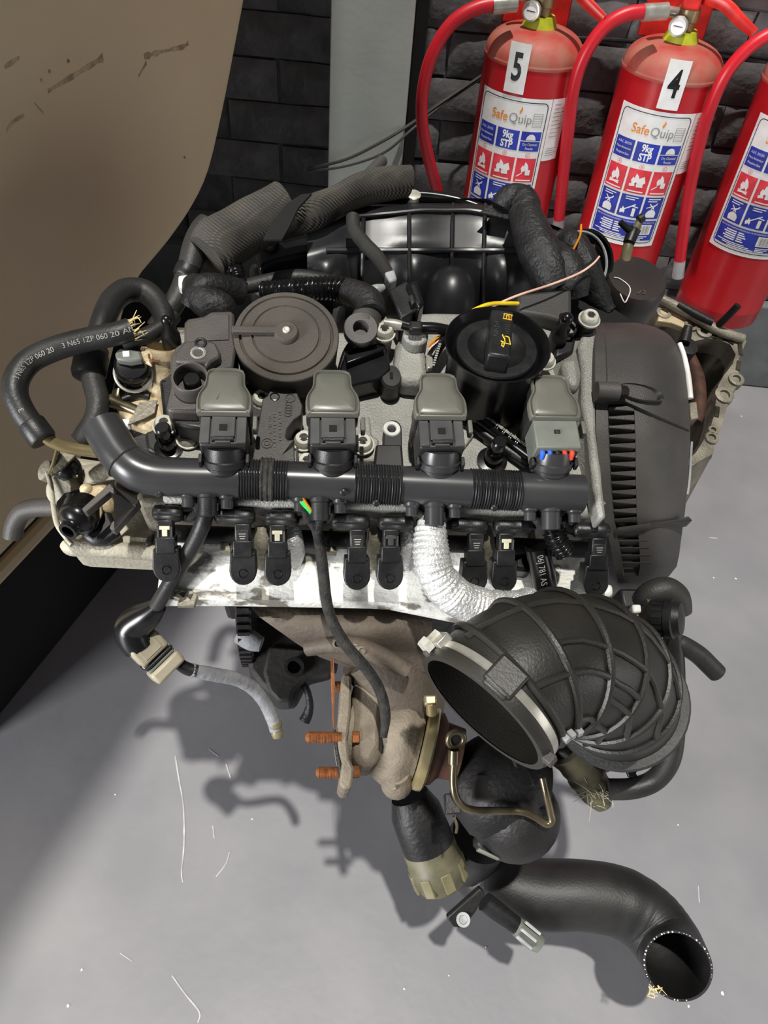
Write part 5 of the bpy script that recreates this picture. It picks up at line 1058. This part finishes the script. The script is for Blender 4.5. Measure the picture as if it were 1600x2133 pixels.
for s in (-1, 0, 1): G().box((a+b)/2+v*s*.009, (.005, .0035, .022), (u, v, t)).build('tip_key', 'label_grey', ps, bev=.0008)
bh_ = tube('boost_hose', [(1005, 1735, .88, .034), (982, 1785, .945, .036), (1040, 1838, .945, .0395), (1120, 1862, .94, .041), (1210, 1864, .935, .0400), (1290, 1878, .932, .0405), (1350, 1915, .925, .0405), (1388, 1962, .905, .0395), (1404, 1992, .882, .0380), (1412, 2012, .858, .0370)], 'rubber', f=PD, seg=40, n=12, he=.0026, depth=.10, rf=lambda L, T: 1+(.006*math.sin(2*PI*L/.004) if L > T*.62 else 0), label='thick black boost hose with an open cut end')
c = ed(1412, 2012, .858); d = (c-ed(1404, 1992, .882)).normalized(); u, v, _ = frame(d)
for k in range(46):
    a = 2*PI*k/46+rr.uniform(-.05, .05); p = c+(u*math.cos(a)+v*math.sin(a))*.0357
    G().sphere(p, rr.choice((.0005, .0007, .0011)), 6, 4).build('cut_thread', 'white_plastic', bh_)
for k in range(10): 
    p = ed(1365+rr.uniform(-10, 16), 2064+rr.uniform(-6, 6), .858); G().tube([(p, .0006), (p+V((rr.uniform(-.006, .006), rr.uniform(-.006, .006), 0)), .0005), (p+V((rr.uniform(-.008, .008), rr.uniform(-.008, .008), 0)), .0003)], seg=5, n=3).build('frayed_thread', 'fray', bh_)

# ---- large ribbed intake hose
IH = [(1003, 1482, .565, .056), (1040, 1441, .572, .0555), (1085, 1405, .578, .0545), (1150, 1380, .59, .054), (1215, 1385, .61, .0535), (1258, 1410, .64, .0535), (1280, 1440, .68, .054), (1288, 1462, .72, .055)]
ihp = PD(IH); S = cat([tuple(p[0])+(p[1],) for p in ihp], 12); CI = [V(q[:3]) for q in S]; RI = [q[3] for q in S]
def ipt(t):
    i = t*(len(CI)-1); k = min(int(i), len(CI)-2); f = i-k
    return CI[k].lerp(CI[k+1], f), (CI[k+1]-CI[k]).normalized(), RI[k]*(1-f)+RI[k+1]*f
ih = G().tube(ihp, seg=48, n=12, hs=.004, depth=.21).build('intake_hose', 'intake_rubber', ENG, ang=50, label='large black ribbed intake hose with an open mouth')
for t in (.20, .33, .45, .57, .69, .81):
    c, a, r = ipt(t); G().torus(c, a, r+.0012, .0030, 48, 8).build('hose_rib', 'intake_rubber', ih)
c, a, r = ipt(.985); G().lathe(c, a, [(r, -.006), (r+.007, -.005), (r+.0085, .0), (r+.007, .006), (r, .007)], 48, cap=False).build('end_lip', 'rubber_dusty', ih)
def ridge(ang, t0, t1, rad=.0026, lift=.0008):
    pts = []
    for k in range(9):
        t = t0+(t1-t0)*k/8; c, a, r = ipt(t); toc = CE-c; toc = (toc-a*toc.dot(a)).normalized(); s = toc.cross(a)
        pts.append((c+(toc*math.cos(ang)+s*math.sin(ang))*(r+lift), rad))
    return G().tube(pts, seg=8, n=2)
for sg in (1,):
    for ang, t0, t1 in ((.85, .14, .83), (-.25, .20, .57), (.15, .33, .83), (-.95, .33, .81), (-.5, .45, .69)):
        ridge(ang, t0, t1).build('lengthwise_rib', 'intake_rubber', ih)
c, a, r = ipt(.0); G().lathe(c, a, [(r-.004, -.001), (r+.001, -.001), (r+.003, .003), (r+.003, .008), (r, .009)], 48, cap=False).build('mouth_lip', 'intake_rubber', ih)
c, a, r = ipt(.075); cb = G().lathe(c, a, [(r, -.0055), (r+.0018, -.0055), (r+.0022, -.004), (r+.0022, .004), (r+.0018, .0055), (r, .0055)], 56, cap=False).build('hose_clamp', 'steel', ih, label='bright steel hose clamp')
def around(t, ang, lift):
    c, a, r = ipt(t); toc = CE-c; toc = (toc-a*toc.dot(a)).normalized(); s = toc.cross(a); d = toc*math.cos(ang)+s*math.sin(ang)
    return c+d*(r+lift), d, a
def lump(name, t, ang, lift, size, m, parent, bev=.002):
    p, d, a = around(t, ang, lift); G().box(p, size, (d, a.cross(d), a)).build(name, m, parent, bev=bev)
lump('clamp_pad', .10, .05, .003, (.008, .024, .022), 'intake_rubber', ih)
lump('clamp_pad', .05, .05, .003, (.006, .020, .012), 'intake_rubber', ih)
p, d, a = around(.075, 1.22, .006); cs1 = G().lathe(p-a*.010+d*.002, a, [(.0065, 0), (.0065, .006), (.004, .007), (.004, .016)], 6).build('clamp_screw', 'bolt_steel', ih)
lump('clamp_housing', .085, 1.15, .004, (.007, .016, .012), 'steel', ih, .001)
lump('mouth_tab', .012, -1.15, .004, (.008, .008, .008), 'dusty_plastic', ih, .001); lump('mouth_tab', .012, 1.25, .003, (.005, .007, .006), 'dusty_plastic', ih, .001)
for t in (.20, .33, .27): lump('rib_tab', t, -1.12, .004, (.006, .006, .005), 'label_grey', ih, .001)

# ---- odds and ends at the right
tube('brown_hose', [(1335, 1262, -.12, .011), (1352, 1240, -.10, .0125), (1385, 1230, -.095, .0135), (1408, 1245, -.10, .0135), (1414, 1275, -.11, .0125)], 'rubber_dusty', seg=18, n=8)
kc = e(1392, 1288, -.085); kn = V((.75, -.25, .55)).normalized()
kb = G().lathe(kc-kn*.012, kn, [(.0165, -.004), (.0175, .0), (.0175, .010), (.0190, .011), (.0190, .017), (.0165, .018), (.0150, .024), (.0002, .026)], 28).build('pipe_cap', 'black_plastic', ENG, label='knurled black pipe cap')
for k in range(18):
    a = 2*PI*k/18; u, v, _ = frame(kn); r = u*math.cos(a)+v*math.sin(a); G().box(kc-kn*.007+r*.0176, (.0014, .0028, .009), (r, kn.cross(r), kn)).build('cap_knurl', 'black_plastic', kb)
G().cyl(e(1340, 1272, -.10), e(1378, 1278, -.10), .0125, .0125, 20).build('cap_pipe', 'olive_plastic', ENG)
plate('white_cap', [(1318, 1258), (1336, 1258), (1338, 1275), (1320, 1276)], -.085, .01, 'white_plastic', bev=.002)
tube('cut_hose', [(1400, 1335, -.14, .009), (1425, 1345, -.14, .0095), (1455, 1364, -.15, .0098), (1480, 1388, -.16, .0098), (1494, 1402, -.165, .0098)], 'rubber_dusty', seg=16, n=8, he=.003, depth=.01, label='short cut rubber hose')
G().sphere(e(1499, 1408, -.166), .003, 10, 6).build('hose_core', 'white_plastic', ENG)
tube('return_hose', [(1400, 1310, -.13, .0092), (1405, 1380, -.15, .0100), (1406, 1460, -.165, .0102), (1404, 1540, -.18, .0102), (1392, 1590, -.19, .0104), (1362, 1626, -.20, .0104), (1318, 1642, -.205, .0104), (1268, 1644, -.21, .0104)], 'rubber', seg=18, n=10, label='curved black return hose')
plate('black_flap', [(1300, 1590), (1340, 1560), (1356, 1548), (1345, 1590), (1325, 1610), (1332, 1622), (1310, 1618)], -.20, .004, 'black_plastic', bev=.0008)
plate('inlet_shroud', [(1150, 1560), (1230, 1530), (1320, 1540), (1300, 1600), (1200, 1600)], -.20, .05, 'black_plastic', bev=.008)
tube('side_bracket', [(1395, 1480, -.19, .006), (1380, 1530, -.20, .006), (1330, 1560, -.21, .006)], 'black_plastic', seg=8)
plate('hose_block', [(1395, 1372), (1414, 1376), (1414, 1402), (1398, 1405)], -.13, .03, 'black_plastic', bev=.002)
dp = tube('taped_pipe', [(1180, 1560, -.21, .020), (1205, 1590, -.22, .020), (1228, 1625, -.23, .019), (1245, 1655, -.235, .016), (1258, 1682, -.24, .008)], 'olive_plastic', seg=20, n=8, rf=lambda L, T: 1+.10*noise.noise(V((L*120, 2, 8))), label='pipe end wrapped in olive tape and loose fibres')
for k in range(110):
    p = e(1238+rr.gauss(0, 14), 1650+rr.gauss(0, 12), -.218+rr.uniform(-.012, .006)); d = V((rr.uniform(-1, 1), rr.uniform(-1, 1), rr.uniform(-.4, .6))).normalized()
    G().tube([(p, .00035), (p+d*.006+V((0, 0, .003)), .0003), (p+d*.012*rr.uniform(.6, 1.6), .0002)], seg=4, n=2).build('loose_fibre', 'fluff', dp) if k < 60 else None
tube('black_hose', [(1118, 1140, -.03, .0105), (1130, 1190, -.045, .011), (1136, 1230, -.06, .011), (1142, 1262, -.07, .0105)], 'gloss_black', seg=16, label='black hose with white print beside the foil hose')
g = G(); a, b = e(1122, 1158, -.022), e(1130, 1215, -.038); t = (b-a).normalized(); s = t.cross(Z).normalized(); nrm = s.cross(t)
put_text(G(), '06J 781 AS', .0085, (a+b)/2+nrm*.003, t, nrm.cross(t), .75).build('hose_print', 'white_print', ENG)
plate('pump_cover', [(1075, 1130), (1112, 1140), (1110, 1190), (1070, 1185)], -.05, .03, 'gloss_black', bev=.004)
plate('lower_lug', [(1290, 1225), (1330, 1225), (1345, 1262), (1300, 1268)], -.11, .03, 'black_plastic', bev=.003)
plate('white_spacer', [(1246, 1215), (1278, 1215), (1280, 1240), (1250, 1245)], -.09, .02, 'white_plastic', bev=.004)
